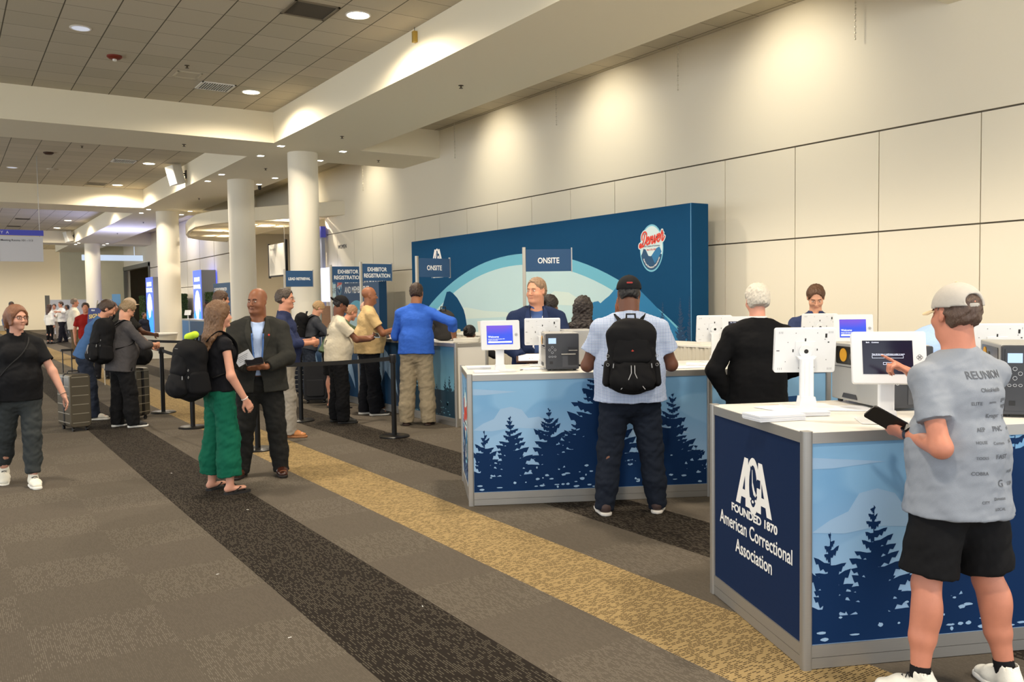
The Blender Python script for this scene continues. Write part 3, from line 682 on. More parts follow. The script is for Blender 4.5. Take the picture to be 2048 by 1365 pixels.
    if shoes:
        c, sole, kind = shoes
        for i in (0, 1):
            fd = G['fd%d' % i]; bs = A3((AN[i][0], AN[i][1], AN[i][2]-.048*H)); zz = 0; sd = np.cross(fd, (0, 0, 1)); n_ = np.cross(sd, fd)
            L = .135*k; q = lambda a, b: bs+fd*a*k+n_*b
            f = Field(np.minimum(q(-.09, 0), q(.2, 0))-.07, np.maximum(q(-.09, .0), q(.2, .0))+A3((.07, .07, .16)), min(.006, h)); 
            if kind in ('flip', 'sandal'):
                b = MB(); pr = [(-.045, -.035), (.02, -.03), (.09, -.045), (.15, -.04), (.19, -.01), (.18, .025), (.13, .042), (.05, .035), (-.03, .035), (-.06, .0)]
                pp = [(sd*y*k*1.0+fd*x*k)+bs for x, y in pr]; b.prism([(p[0], p[1]) for p in pp], 0.0, .018)
                so = b.obj('sandal', mat('sandal_sole', sole, .7), T, smooth=True); b = MB()
                tip = bs+fd*.135*k+A3((0, 0, .022)); 
                for s_ in (-1, 1): b.tube([tip, bs+fd*.085*k+sd*s_*.026+A3((0, 0, .058)), bs+fd*.02*k+sd*s_*.040+A3((0, 0, .018))], .006, 6, flat=(.010, .004))
                if kind == 'sandal':
                    b.tube([bs+sd*s_+fd*.02 for s_ in ()] or [bs-sd*.042+fd*.02+A3((0, 0, .02)), bs-fd*.045+A3((0, 0, .075)), bs+sd*.042+fd*.02+A3((0, 0, .02))], .006, 6, flat=(.010, .004)); b.tube([bs-sd*.045+fd*.12+A3((0, 0, .02)), bs+fd*.11+A3((0, 0, .052)), bs+sd*.045+fd*.12+A3((0, 0, .02))], .006, 6, flat=(.012, .004))
                b.obj('strap', mat('sandal_strap', c, .7), so, smooth=True); continue
            z0 = .022; f.cap(q(-.035, z0+.035), q(.075, z0+.03), A3((.040, .042))*k, A3((.045, .036))*k, .02, u=sd); f.cap(q(.075, z0+.022), q(.15, z0+.012), A3((.046, .032))*k, A3((.040, .024))*k, .03, u=sd)
            f.cap(q(-.02, z0+.04), q(-.01, z0+(.085 if kind != 'dress' else .07)), .046*k, .043*k, .02); f.cut(q(0, z0-.006), -n_)
            f.cap(q(-.012, z0+.075), q(-.005, z0+.14), .034*k, .04*k, .003, sub=True)
            V, Fc = f.mesh(); sh = mesh_obj('shoe', V, Fc, mat('shoe_%d_%d_%d%s' % (c+(kind,)), c, .25 if kind == 'dress' else .7, var=.08, vscale=40, bump=0 if kind == 'dress' else .3, bscale=180), T, 1)
            f = Field(np.minimum(q(-.09, 0), q(.2, 0))-.07, np.maximum(q(-.09, .0), q(.2, .0))+A3((.07, .07, .1)), min(.006, h)); f.cap(q(-.04, z0-.005), q(.07, z0-.005), A3((.044, .05))*k, A3((.048, .05))*k, .01, u=sd); f.cap(q(.07, z0-.005), q(.152, z0-.004), A3((.049, .05))*k, A3((.041, .04))*k, .01, u=sd)
            f.cut(q(0, z0+.004), n_); f.cut(q(0, 0.001), -n_); V, Fc = f.mesh(); mesh_obj('sole', V, Fc, mat('sole_%d_%d_%d' % sole, sole, .7), sh, 1)
            if kind == 'laced' and h < .0095:
                b = MB()
                for j in range(4):
                    x = .035+.022*j; zz = z0+.078-.012*j
                    for s_ in (-1, 1): b.tube([q(x, zz-.006)+sd*s_*.024, q(x+.010, zz+.002), q(x+.016, zz-.010)-sd*s_*.024], .0022, 5)
                b.obj('laces', mat('laces', (30, 30, 32) if sum(c) > 400 else (210, 210, 205), .8), sh)
    if isinstance(extras, dict) and 'socks' in extras:
        for i in (0, 1):
            d = unit(KN[i]-AN[i]); a_ = AN[i]-A3((0, 0, .012)); q = MB(); q.tube([a_-d*.0, a_+d*.03, a_+d*.055, a_+d*.070], [.040*k, .041*k, .042*k, .041*k], 18); q.obj('sock', cloth(extras['socks']), T, smooth=True)
    # ---- hair, hat, face
    if hair and hstyle != 'bald':
        f = Field(hp.c-.20-(.30 if hstyle in ('long', 'curly') else 0), hp.c+.20, min(h, .006) if h < .0095 else h); kk = k; R = hp.R
        th = .010 if hstyle in ('short', 'crop', 'bob') else .016; th = .004 if hstyle == 'crop' else .001 if hstyle == 'buzz' else th
        f.ell(hp(0, -.012, .040), A3((.078+th, .097+th, .085+th))*k, .01, R); f.ell(hp(0, -.045, -.01), A3((.068+th, .060+th, .07))*k, .03, R)
        if hstyle in ('short', 'crop', 'buzz', 'side'):
            f.cut(hp(0, -.03, -.058), -(R@A3((0, .45, 1)))); f.ell(hp(0, .105, -.03), A3((.088, .085, .102))*k, .012, R, sub=True); f.ell(hp(0, .13, .03), A3((.056, .085, .062))*k, .012, R, sub=True)
            for s_ in (-1, 1): f.ell(hp(s_*.088, .008, -.018), A3((.02, .03, .042))*k, .006, R, sub=True)
            if hstyle == 'side': f.ell(hp(.01, .05, .115), A3((.062, .05, .028))*k, .02, R)
        elif hstyle == 'bun':
            f.ell(hp(0, .1, -.03), A3((.075, .075, .10))*k, .012, R, sub=True); f.cut(hp(0, -.02, -.06), -(R@A3((0, .3, 1)))); f.ell(hp(0, -.12, .06), A3((.04, .04, .04))*k, .01, R)
        elif hstyle == 'bob':
            for s_ in (-1, 1): f.cap(hp(s_*.072, .02, .04), hp(s_*.078, .028, -.062), A3((.016, .034))*k, A3((.011, .030))*k, .02, u=R[:, 0])
            f.cap(hp(0, -.06, .02), hp(0, -.065, -.08), A3((.085, .04))*k, A3((.075, .03))*k, .03, u=R[:, 0]); f.ell(hp(.0, .095, -.035), A3((.064, .07, .10))*k, .014, R, sub=True); f.ell(hp(.0, .13, .01), A3((.058, .07, .065))*k, .014, R, sub=True)
        elif hstyle in ('long', 'curly'):
            L = .30 if hstyle == 'long' else .26
            f.cap(hp(0, -.05, .03), nb-up*.02*H-fw*.085, A3((.088, .05))*k, A3((.12 if hstyle == 'curly' else .10, .035))*k, .04, u=rt)
            f.cap(nb-up*.02*H-fw*.085, nb-up*(L-.14)-fw*.13, A3((.12 if hstyle == 'curly' else .105, .035))*k, A3((.075, .012))*k, .03, u=rt)
            for s_ in (-1, 1): f.cap(hp(s_*.078, .0, .03), nb+rt*s_*.085+up*.0-fw*.03, A3((.022, .04))*k, A3((.02, .03))*k, .03, u=rt)
            f.ell(hp(0, .10, -.03), A3((.068, .075, .10))*k, .012, R, sub=True)
        if hat: f.cut(hp(0, 0, .085 if (hat[2] or len(hat) > 3) else .045), R@A3((0, .1, 1)))
        V, Fc = f.mesh()
        st = {'curly': [(.005, .035, 3, (1, 1, .6)), (.003, .018, 4, (1, 1, .6))], 'long': [(.003, .025, 3, (1.4, 1.4, .08)), (.003, .06, 5, (1.2, 1.2, .1))], 'bob': [(.0016, .03, 3, (1.5, 1.5, .2))]}.get(hstyle, [(.003, .02, 3, (1, 1, .5)), (.002, .05, 4, (1, 1, 1))])
        if len(V): mesh_obj('hair', V, Fc, hairmat(hair), T, 1, st)
    if hat:
        c, tilt, back = hat[:3]; f = Field(hp.c-.26*k, hp.c+.26*k, min(h, .006)); R = hp.R @ (Rz(PI) if back else np.eye(3)); Rt = R @ Rx(tilt); hq = lambda x, y, z: hp(0, -.01, .038)+Rt@(A3((x, y, z))*k)
        f.ell(hq(0, 0, -.005), A3((.093, .112, .104))*k, .01, Rt); f.cut(hq(0, 0, -.010), -(Rt@A3((0, .0, 1)))); f.ell(hq(0, 0, -.02), A3((.086, .104, .094))*k, .002, Rt, sub=True)
        if back or len(hat) > 3: f.ell(hq(0, -.105, .012), A3((.042, .05, .032))*k, .004, Rt, sub=True)
        V, Fc = f.mesh(); ho = mesh_obj('cap', V, Fc, cloth(c), T, 1)
        b = MB(); n = 14
        pts = []; outer = [hq(.078*math.sin(a), .088+.072*math.cos(a)**.7 if math.cos(a) > 0 else .088, -.012-.018*abs(math.sin(a))**2) for a in np.linspace(-PI/2, PI/2, n)]
        inner = [hq(.078*math.sin(a), .045+.058*math.cos(a), -.004-.014*abs(math.sin(a))**2) for a in np.linspace(-PI/2, PI/2, n)]
        nn = Rt[:, 2]*.004; vs = [p for p in outer]+[p for p in inner]+[p-nn for p in outer]+[p-nn for p in inner]; fs = []
        for j in range(n-1): fs += [(j, j+1, n+j+1, n+j), (2*n+j, 3*n+j, 3*n+j+1, 2*n+j+1), (j, 2*n+j, 2*n+j+1, j+1), (n+j, n+j+1, 3*n+j+1, 3*n+j)]
        b.add(vs, fs); b.lathe([(.006, 0), (.006, .004), (.001, .006)], hq(0, 0, .097), 10); b.obj('brim', cloth(hat[3] if len(hat) > 3 and isinstance(hat[3], tuple) else c), ho, smooth=True)
        if back or len(hat) > 3:
            b = MB(); b.tube([hq(.055*math.sin(a), -.102*math.cos(a)-.0, -.004) for a in np.linspace(-.75, .75, 9)], .01, 6, flat=(.003, .008)); b.obj('strap', cloth(c), ho, smooth=True)
    if eye and h < .0095:
        for s_ in (-1, 1):
            b = MB(); b.lathe([(0.0005, .0103), (.004, .0096), (.008, .0066), (.0102, .0015), (.0102, -.003)], n=14, ax='y'); b.v = [tuple(hp(s_*.031, .0795, .003)+hp.R@(A3((v[0]*1.2, v[1], v[2]*.50))*k)) for v in b.v]
            e_ = b.obj('eye', m_eye, T, smooth=True); b = MB(); b.lathe([(.0003, .0112), (.0042, .0103), (.0046, .0098)], n=12, ax='y'); b.v = [tuple(hp(s_*.031, .0797, .003)+hp.R@(A3(v)*k)) for v in b.v]; b.obj('iris', m_iris, e_, smooth=True)
            bc = brow or hair or (40, 30, 24)
            b = MB(); b.tube([hp(s_*x, y, z) for x, y, z in ((.014, .0925, .020), (.026, .0935, .0245), (.038, .087, .0235), (.047, .078, .018))], .002, 6, flat=(.0022, .0036)); b.obj('eyebrow', mat('brow_%d_%d_%d' % bc, bc, .8), T)
        lc = tuple(int(a*b_) for a, b_ in zip(sk, (.78, .60, .60))); b = MB()
        b.tube([hp(x, y, z) for x, y, z in ((-.022, .0875, -.063), (-.011, .0935, -.0615), (0, .095, -.063), (.011, .0935, -.0615), (.022, .0875, -.063))], [.001*k, .003*k, .0032*k, .003*k, .001*k], 6); b.obj('mouth', mat('lips_%d_%d_%d' % lc, lc, .5), T, smooth=True)
    ex = extras
    if 'glasses' in ex:
        b = MB(); gm = mat('spectacle_metal', (120, 110, 100), .3, .8) if 'thin' in ex else m_lens; r_ = .0012 if 'thin' in ex else .002
        for s_ in (-1, 1):
            P_ = [hp(s_*.033+.021*a, .102-.004*abs(a), .004+.014*b_) for a, b_ in ((-1, .9), (0, 1), (1, .9), (1.05, 0), (.9, -.9), (0, -1), (-.9, -.9), (-1.05, 0), (-1, .9))]; b.tube(P_, r_*k, 6)
            b.tube([hp(s_*.054, .098, .010), hp(s_*.078, .05, .010), hp(s_*.084, -.005, .008)], r_*k, 6)
        b.tube([hp(-.012, .103, .008), hp(0, .106, .009), hp(.012, .103, .008)], r_*k, 6); b.obj('glasses', gm, T, smooth=True)
    if 'beard' in ex:
        f = Field(hp.c-.16, hp.c+.14, .006); R = hp.R; f.ell(hp(0, .022, -.012), A3((.070, .072, .086))*k, .02, R); f.cap(hp(0, .03, -.06), hp(0, .068, -.096), A3((.056, .044))*k, A3((.030, .026))*k, .02, u=R[:, 0])
        f.cut(hp(0, 0, -.035), R@A3((0, -.3, 1))); f.cut(hp(0, .01, 0), R@A3((0, -1, 0))); f.ell(hp(0, .1, -.055), A3((.024, .03, .012))*k, .004, R, sub=True); V, Fc = f.mesh()
        if len(V): mesh_obj('beard', V, Fc, hairmat((26, 20, 18)), T, 1)
    if 'lanyard' in ex:
        lc = ex['lanyard'] if isinstance(ex, dict) else (40, 80, 140); b = MB(); y0 = .118*B+belly
        for s_ in (-1, 1): b.tube([nb+rt*s_*.062+up*.012-fw*.02, nb+rt*s_*.066-up*.01+fw*.04, chest+rt*s_*.050+up*.03+fw*(.136*k*B+.004), chest+rt*s_*.046-up*.06+fw*(.134*k*B+.012+belly*.4), waist+up*.05+rt*s_*.034+fw*(.124*k*B+belly*1.0+.026)], .004, 6, flat=(.0075, .0012))
        b.obj('lanyard', mat('lanyard_%d_%d_%d' % lc, lc, .6), T)
    if 'watch' in ex:
        i = ex['watch']; d = unit(WR[i]-EL[i]); p = WR[i]-d*.028; M = Vector(d).to_track_quat('Z', 'Y').to_matrix().to_4x4(); M.translation = Vector(p)
        b = MB(); b.lathe([(.029*k, -.011), (.031*k, -.008), (.031*k, .008), (.029*k, .011)], n=24); b.v = [tuple(M @ Vector(v)) for v in b.v]; wb = b.obj('watch', mat('watch_band', (36, 44, 62), .6), T, smooth=True)
        o_ = A3(ex.get('watchdir', (0, 0, 1))); o_ = unit(o_-d*o_.dot(d)); c2 = p+o_*.033*k; b = MB(); b.rbox(-.019, -.017, -.005, .019, .017, .005, .006)
        x_ = np.cross(d, o_); b.v = [tuple(c2+d*v[0]+x_*v[1]+o_*v[2]) for v in b.v]; b.obj('watch_face', m_blackm, wb, smooth=True)
    return G

def decal(G, strips, m, name, off=.003, side=1):
    """strips: lists of (x0, x1, z) rows relative to the neck base, laid onto the garment from the front (side=1) or back"""
    from mathutils.bvhtree import BVHTree
    top = G['top']; tree = BVHTree.FromPolygons([v.co.copy() for v in top.data.vertices], [tuple(p.vertices) for p in top.data.polygons])
    nb, up, rt, fw = (Vector(G[k]) for k in ('nb', 'up', 'rt', 'fw')); fw = fw*side; b = MB()
    for rows in strips:
        n = 6; vs = []; fine = []
        for (a0, a1, az), (c0, c1, cz) in zip(rows[:-1], rows[1:]):
            st = max(1, int(abs(cz-az)/.012))
            fine += [(a0+(c0-a0)*i/st, a1+(c1-a1)*i/st, az+(cz-az)*i/st) for i in range(st)]
        fine.append(rows[-1])
        for x0, x1, z in fine:
            for i in range(n+1):
                x = x0+(x1-x0)*i/n; q = nb+rt*x+up*z+fw*.6; h_ = tree.ray_cast(q, -fw, .9); vs.append((h_[0] if h_[0] and (h_[0]-nb).dot(fw) > -.02 else nb+rt*x+up*z+fw*.10)+fw*off)
        m_ = n+1; b.add(vs, [(r*m_+i, r*m_+i+1, (r+1)*m_+i+1, (r+1)*m_+i) for r in range(len(fine)-1) for i in range(n)])
    o = b.obj(name, m, top); so = o.modifiers.new('thick', 'SOLIDIFY'); so.thickness = .003; so.offset = 0
    for p in o.data.polygons: p.use_smooth = True
    return o
def lapels(G, c, B=1.2, zb=-.33):
    m = cloth(c)
    for s in (-1, 1):
        decal(G, [[(s*.066, s*.072, .030), (s*.070, s*.098, -.01), (s*.066, s*.112, -.06), (s*.060, s*.118, -.10), (s*.050, s*.102, -.18), (s*.030, s*.060, -.27), (s*.018, s*.024, zb)]], m, 'lapel', .006)
def buttons(G, zs, c, x=0., side=1): decal(G, [[(x-.005, x+.005, z), (x-.005, x+.005, z-.010)] for z in zs], mat('button_%d_%d_%d' % c, c, .4), 'buttons', .003, side)
# ================================================================ COUNTERS WITH PRINTED PANELS
def rads(d): return math.radians(d)
m_sky = None
def skymat():
    m = bpy.data.materials.new('sky_print'); m.use_nodes = True; t = NT(m); t.b.inputs['Specular IOR Level'].default_value = .15; X, Y, Z_ = t.xyz()
    c = t.mix(t.ramp(t.noise(1.6, 1, t.vec(X, Y, t.m('MULTIPLY', Z_, 1.5))), .47, .5), lin((116, 164, 206)), lin((132, 178, 216)))
    c = t.mix(t.ramp(Z_, .25, .8), lin((150, 184, 220)), c); t.put(t.b.inputs['Base Color'], c); t.b.inputs['Roughness'].default_value = .5; return m
m_sky = skymat(); m_cloud = mat('cloud_print', (152, 184, 216), .7, spec=.15); m_teal = mat('teal_print', (106, 158, 178), .5); m_treet = mat('tree_print_teal', (12, 52, 72), .5)
m_base = mat('base_blue_print', (16, 66, 106), .5)
LV = [0]
def tree_print(b, x, z0, z1, w, rnd, clip, y=-.0006, mi=0):
    """fir silhouette in the panel plane (x, z) at depth y"""
    H_ = z1-z0; n = max(7, int(H_/.040))
    def poly(P):
        LV[0] += 1; yy = y-.000004*(LV[0] % 60)
        P = [(min(max(px, clip[0]), clip[1]), min(max(pz, clip[2]), clip[3])) for px, pz in P]; b.add([(px, yy, pz) for px, pz in P], [tuple(range(len(P)))], mi)
    poly([(x-.006, z0), (x+.006, z0), (x+.003, z1-.01), (x, z1)]); poly([(x-w*.30, z0), (x+w*.30, z0), (x+w*.10, z0+H_*.35), (x+.006, z0+H_*.72), (x-.006, z0+H_*.72), (x-w*.10, z0+H_*.35)])
    for k in range(n):
        for s in (-1, 1):
            u = min(.99, (k+.3+rnd.uniform(-.3, .3))/n); z = z1-u*H_*.96
            L = w*(.10+.95*u**.85)*rnd.uniform(.55, 1.15)*.52*(.5+.5*min(1, u*3)); t = (.009+.020*u)*rnd.uniform(.7, 1.4)*(1+.5*w); rise = L*rnd.uniform(.35, 1.0)*(1-.85*u)+rnd.uniform(-.006, .008)
            jag = [(x, z+t), (x+s*L*.35, z+t*.7+rise*.2), (x+s*L*.7, z+rise*.7+t*.35), (x+s*L, z+rise), (x+s*L*.86, z+rise*.45-t*.3), (x+s*L*.72, z+rise*.4-t*.1), (x+s*L*.6, z-t*.75), (x+s*L*.42, z-t*.3), (x+s*L*.28, z-t*1.2), (x, z-t)]
            poly(jag)
def blob(b, x, z, rx, rz, rnd, y, mi):
    n = 9; P = [(x+rx*math.cos(2*PI*k/n)*rnd.uniform(.75, 1.15), y, z+rz*math.sin(2*PI*k/n)*rnd.uniform(.7, 1.15)) for k in range(n)]; b.add(P, [tuple(range(n))], mi)
def forest(parent, x0, x1, z0, z1, trees, seed, tm=None, cm=None, clouds=True, fill=.12):
    rnd = random.Random(seed); clip = (x0+.002, x1-.002, z0+.001, z1-.002)
    if clouds:
        c = MB(); 
        for cx, cz, w, h in ((.30*(x1-x0)+x0-.25, z0+.50, .34, .17), (x0+(x1-x0)*.75, z0+.42, .30, .12)):
            pts = [(-w, -.05*h), (-w*.7, h*.25), (-w*.45, h*.45), (-w*.3, h*.9), (-w*.05, h), (w*.2, h*.85), (w*.35, h*.45), (w*.6, h*.5), (w*.85, h*.2), (w*1.1, 0), (w*.6, -h*.06), (0, h*.02), (-w*.5, -.02)]
            c.add([(min(max(cx+p[0], clip[0]), clip[1]), -.0003, cz+p[1]) for p in pts], [tuple(range(len(pts)))])
        c.add([(x0+.002, -.00025, z1-.06), (x0+.35, -.00025, z1-.09), (x0+.1, -.00025, z1-.11), (x0+.002, -.00025, z1-.11)], [(0, 1, 2, 3)])
        c.obj('cloud_print', cm or m_cloud, parent)['kind'] = 'stuff'
    b = MB()
    b.add([(clip[0], -.0006, z0+.001), (clip[1], -.0006, z0+.001), (clip[1], -.0006, z0+fill), (clip[0], -.0006, z0+fill)], [(0, 1, 2, 3)])
    for x, top, w in trees: tree_print(b, x, z0, top, w, rnd, clip)
    b.obj('tree_print', tm or m_tree, parent)
    s = MB()
    for k in range(int((x1-x0)*26)):
        blob(s, rnd.uniform(x0+.04, x1-.04), z0+.012+abs(rnd.gauss(0, .085)), rnd.uniform(.006, .024), rnd.uniform(.004, .010), rnd, -.0009-.00001*k, 0)
    s.obj('snow_print', cm or m_cloud, parent)['kind'] = 'stuff'
def counter(name, label, P0, head, L, D, H, spans, plain=False, top=.022, rail=.045):
    """local: x along the front, y into the counter. spans = panel joints along the front"""
    a = rads(head); rz = math.atan2(math.cos(a), math.sin(a)); t = thing(name, label, 'counter', (P0[0], P0[1], 0), rz)
    MB().box(.012, .012, H-top, L-.012, D-.012, H-.002).obj('worktop', m_white, t)
    def post(x, y, nm='post'):
        b = MB(); b.rbox(x-.022, y-.022, 0, x+.022, y+.022, H, .012, n=4); b.rbox(x-.023, y-.023, H, x+.023, y+.023, H+.003, .012); b.obj(nm, m_alu, t, smooth=True)
    js = [.022]+list(spans)+[L-.022]
    for x in js: post(x, .022)
    for x in (js[0], js[-1]): post(x, D-.022)
    def rails(a_, b_, y, ax):
        for z0, z1, nm in ((H-rail-.005, H-.004, 'top_rail'), (.052, .105, 'base_rail'), (.003, .050, 'plinth_rail')):
            b = MB(); b.box(*((a_, y-.014, z0, b_, y+.014, z1) if ax == 0 else (y-.014, a_, z0, y+.014, b_, z1))); b.obj(nm, m_alu, t)
    R = {}
    for i, (a_, b_) in enumerate(zip(js[:-1], js[1:])):
        rails(a_+.02, b_-.02, .022, 0); p = MB().box(a_+.02, .016, .105, b_-.02, .028, H-rail-.005).obj('front_panel', m_white if plain else m_sky, t); R['f%d' % i] = (p, a_+.022, b_-.022)
    for i, x in enumerate((.022, L-.022)):
        rails(.04, D-.04, x, 1); p = MB().box(x-.006, .04, .105, x+.006, D-.04, H-rail-.005).obj('side_panel', m_white if plain else m_navy, t); R['s%d' % i] = p
    R['t'] = t; R['H'] = H; return R
def hold(parent, y): 
    e = bpy.data.objects.new('x', None); return e
TREES = [(.13, .585, .30), (.335, .705, .40), (.645, .75, .44), (.86, .66, .5), (1.02, 1.2, .62), (1.16, .8, .5), (1.38, .5, .4), (1.65, .84, .52), (1.84, .42, .4)]
def front_print(R, key='f0', dx=0., seed=3):
    p, a, b = R[key]; g = MB(); g.add([(a, 0, .106), (b, 0, .106), (b, 0, R['H']-.052), (a, 0, R['H']-.052)], [(0, 1, 2, 3)])
    forest(p, a, b, .106, R['H']-.052, [(x+dx, z, w) for x, z, w in TREES if a-.1 < x+dx < b+.1], seed)
    for c in p.children: c.location = (0, .0155, 0)
CN = counter('registration_counter', 'white-topped counter in the right foreground with navy ACA side panel', (3.023, 2.337), 113.9, 4.0, 1.03, 1.035, [1.98])
front_print(CN, 'f0', 0); front_print(CN, 'f1', 1.98, 5)
C1 = counter('registration_counter', 'white-topped counter with forest print where the man with black backpack stands', (3.366, 5.742), 117, 5.0, 1.0, 1.035, [1.955, 2.96])
front_print(C1, 'f0', 0); 
p, a, b = C1['f1']; g = MB(); g.add([(a+.30, -.0005, .106), (b-.002, -.0005, .106), (b-.002, -.0005, .72), (b-.25, -.0005, .80), (b-.42, -.0005, .79), (b-.60, -.0005, .62)], [(0, 1, 2, 3, 4, 5)]); g.obj('mountain_print', mat('mountain_print', (10, 66, 118), .5), p, loc=(0, .0155, 0))
C2 = counter('registration_counter', 'long counter at the queue barrier where the man in the blue shirt leans', (5.37, 15.6), 180, 6.16, .5, 1.07, [1.54, 3.08, 4.62])
m_grad = bpy.data.materials.new('misty_blue_print'); m_grad.use_nodes = True; t_ = NT(m_grad); X_, Y_, Z__ = t_.xyz(); t_.put(t_.b.inputs['Base Color'], t_.mix(t_.ramp(Z__, .45, 1.0), lin((110, 165, 190)), lin((64, 110, 140)))); t_.b.inputs['Roughness'].default_value = .5
for k in range(4):
    p, a, b = C2['f%d' % k]; p.data.materials[0] = m_grad if k == 3 else m_base
    if k == 3: forest(p, a, b, .106, 1.02, [(5.18, .93, .34), (5.36, .70, .30), (5.62, .52, .22), (5.86, .60, .26), (5.97, .64, .3), (6.1, .55, .3), (4.9, .6, .4)], 9, m_treet, m_teal, False, .34)
    else:
        n = 22; g = MB(); cx = (a+b)/2; g.add([(cx+.62*math.cos(PI*i/n), -.0003, .106+.84*math.sin(PI*i/n)) for i in range(n+1)], [tuple(range(n+1))]); g.obj('arch_print', m_cloud, p)
        g = MB(); g.add([(a+.01, -.0006, .106), (b-.01, -.0006, .106), (b-.3, -.0006, .42), (b-.55, -.0006, .60), (b-.75, -.0006, .34), (cx-.2, -.0006, .30), (a+.4, -.0006, .62), (a+.22, -.0006, .40)], [tuple(range(8))]); g.obj('mountain_print', m_base, p)
    for c in p.children: c.location = (0, .0155, 0)
C2['s1'].data.materials[0] = m_white
# ---- ACA lettering on a panel: u along the reading direction
def aca(parent, M, s=1., rows=True, kt=1.):
    def poly(pts, z=0.): return [Vector((x*s, y*s, z)) for x, y in pts]
    b = MB()
    def addp(pts, z=0., mi=0): b.add([M @ Vector((x*s, y*s, z)) for x, y in pts], [tuple(range(len(pts)))], mi)
    for d in (-1, 1):
        X_ = lambda x: d*x
        o = [(.215, 0), (.155, 0), (.140, .045), (.145, .083), (.120, .083)]
        pts = [(X_(.060), .265), (X_(.105), .265), (X_(.215), 0), (X_(.157), 0), (X_(.144), .045), (X_(.092), .045), (X_(.092), .0), (X_(.045), 0), (X_(.05), .12)]
        if d < 0: pts = pts[::-1]
        addp(pts, .0008)
        tri = [(X_(.098), .088), (X_(.128), .088), (X_(.098), .165)]
        addp(tri if d > 0 else tri[::-1], .0011, 1)
    n = 28; ring = [(.078*math.cos(2*PI*k/n), .128+.152*math.sin(2*PI*k/n)) for k in range(n)]; addp(ring, .0014)
    addp([(.046*math.cos(2*PI*k/n), .128+.112*math.sin(2*PI*k/n)) for k in range(n)], .0017, 1)
    addp([(.02, .13), (.085, .13), (.085, .175), (.05, .175)], .0019, 1)                     # opening of the C
    addp([(-.03, .235), (.012, .20), (.03, .12), (.05, .08), (.03, .045), (.0, .075), (-.02, .10), (-.032, .15)][::-1], .0020, 1)
    wing = [(-.010, .215), (-.004, .215), (.0, .150), (.02, .11), (.045, .085), (.05, .095), (.03, .075), (.008, .085), (-.010, .13)]; addp(wing[::-1], .0023)
    for k, (x, y) in enumerate(((-.03, .055), (.0, .045), (.035, .055))): addp([(x+.013*math.cos(i), y+.009*math.sin(i)) for i in (0, 1, 2, 3, 4, 5)], .0024+.0001*k)
    o_ = b.obj('emblem', [m_txt, m_navy if parent.name.startswith('side_panel') else m_bd], parent)
    if rows:
        textmesh('FOUNDED 1870', .056*kt, m_txt, 'lettering', parent, M @ Matrix.Translation((0, -.056*kt, .0010)), bold=.0018*kt, width=.50*kt)
        textmesh('American Correctional', .098*kt, m_txt, 'lettering', parent, M @ Matrix.Translation((0, -.152*kt, .0010)), bold=.0010, width=.79*kt)
        textmesh('Association', .098*kt, m_txt, 'lettering', parent, M @ Matrix.Translation((0, -.258*kt, .0010)), bold=.0010, width=.40*kt)
m_bd = mat('backdrop_blue', (20, 70, 108), .8, var=.03, vscale=6, spec=.1)
# side panel of the near counter: seen from the left, reading direction runs back -> front
aca(CN['s0'], panelM((.0155, .52, .575), (0, -1, 0)), .92)
# ---- event logo: oval badge with script lettering
m_red = mat('logo_red', (214, 62, 44), .6); m_pale = mat('logo_pale', (206, 224, 226), .6); m_ring = mat('logo_ring', (118, 190, 212), .6); m_dk = mat('logo_dark', (22, 72, 110), .6); m_mid = mat('logo_blue', (30, 112, 162), .6)
SCRIPT = [  # D e n v e r, as strokes in letter units
 [(0, .18), (-.12, .30), (-.30, .22), (-.28, .02), (-.05, -.02), (.10, .10), (.28, .55), (.36, 1.0)], [(.02, .62), (-.04, .95), (.16, 1.22), (.46, 1.22), (.66, .98), (.64, .50), (.44, .14), (.20, .0), (.02, .08), (-.10, .14)],
 [(.74, .36), (.98, .46), (1.04, .66), (.92, .74), (.78, .60), (.72, .34), (.80, .14), (.98, .10), (1.16, .26)],
 [(1.14, .22), (1.30, .72), (1.22, .12), (1.36, .50), (1.54, .72), (1.62, .58), (1.54, .18), (1.66, .10), (1.80, .30)],
 [(1.80, .34), (1.92, .74), (1.96, .12), (2.10, .24), (2.26, .74), (2.36, .66)],
 [(2.34, .40), (2.58, .50), (2.64, .70), (2.52, .78), (2.38, .64), (2.32, .38), (2.40, .18), (2.58, .14), (2.76, .36)],
 [(2.76, .40), (2.92, .98), (2.90, .80), (3.04, .78), (3.10, .72), (3.00, .30), (3.08, .14), (3.22, .22), (3.34, .44)]]
def smooth_path(P, n=5):
    out = []
    for i in range(len(P)-1):
        p0 = P[max(i-1, 0)]; p1, p2 = P[i], P[i+1]; p3 = P[min(i+2, len(P)-1)]
        for k in range(n):
            t = k/n; out.append(tuple(.5*((2*p1[q])+(-p0[q]+p2[q])*t+(2*p0[q]-5*p1[q]+4*p2[q]-p3[q])*t*t+(-p0[q]+3*p1[q]-3*p2[q]+p3[q])*t**3) for q in (0, 1)))
    return out+[P[-1]]
def ribbon(b, P, w, z, M, mi):
    for i in range(len(P)):
        n = 8; b.add([M @ Vector((P[i][0]+w*math.cos(2*PI*k/n), P[i][1]+w*math.sin(2*PI*k/n), z+.00001*(i % 9))) for k in range(n)], [tuple(range(n))], mi)
        if i:
            dx, dy = P[i][0]-P[i-1][0], P[i][1]-P[i-1][1]; L = math.hypot(dx, dy) or 1; nx, ny = -dy/L*w, dx/L*w
            b.add([M @ Vector(q) for q in ((P[i-1][0]-nx, P[i-1][1]-ny, z), (P[i][0]-nx, P[i][1]-ny, z), (P[i][0]+nx, P[i][1]+ny, z), (P[i-1][0]+nx, P[i-1][1]+ny, z))], [(0, 1, 2, 3)], mi)
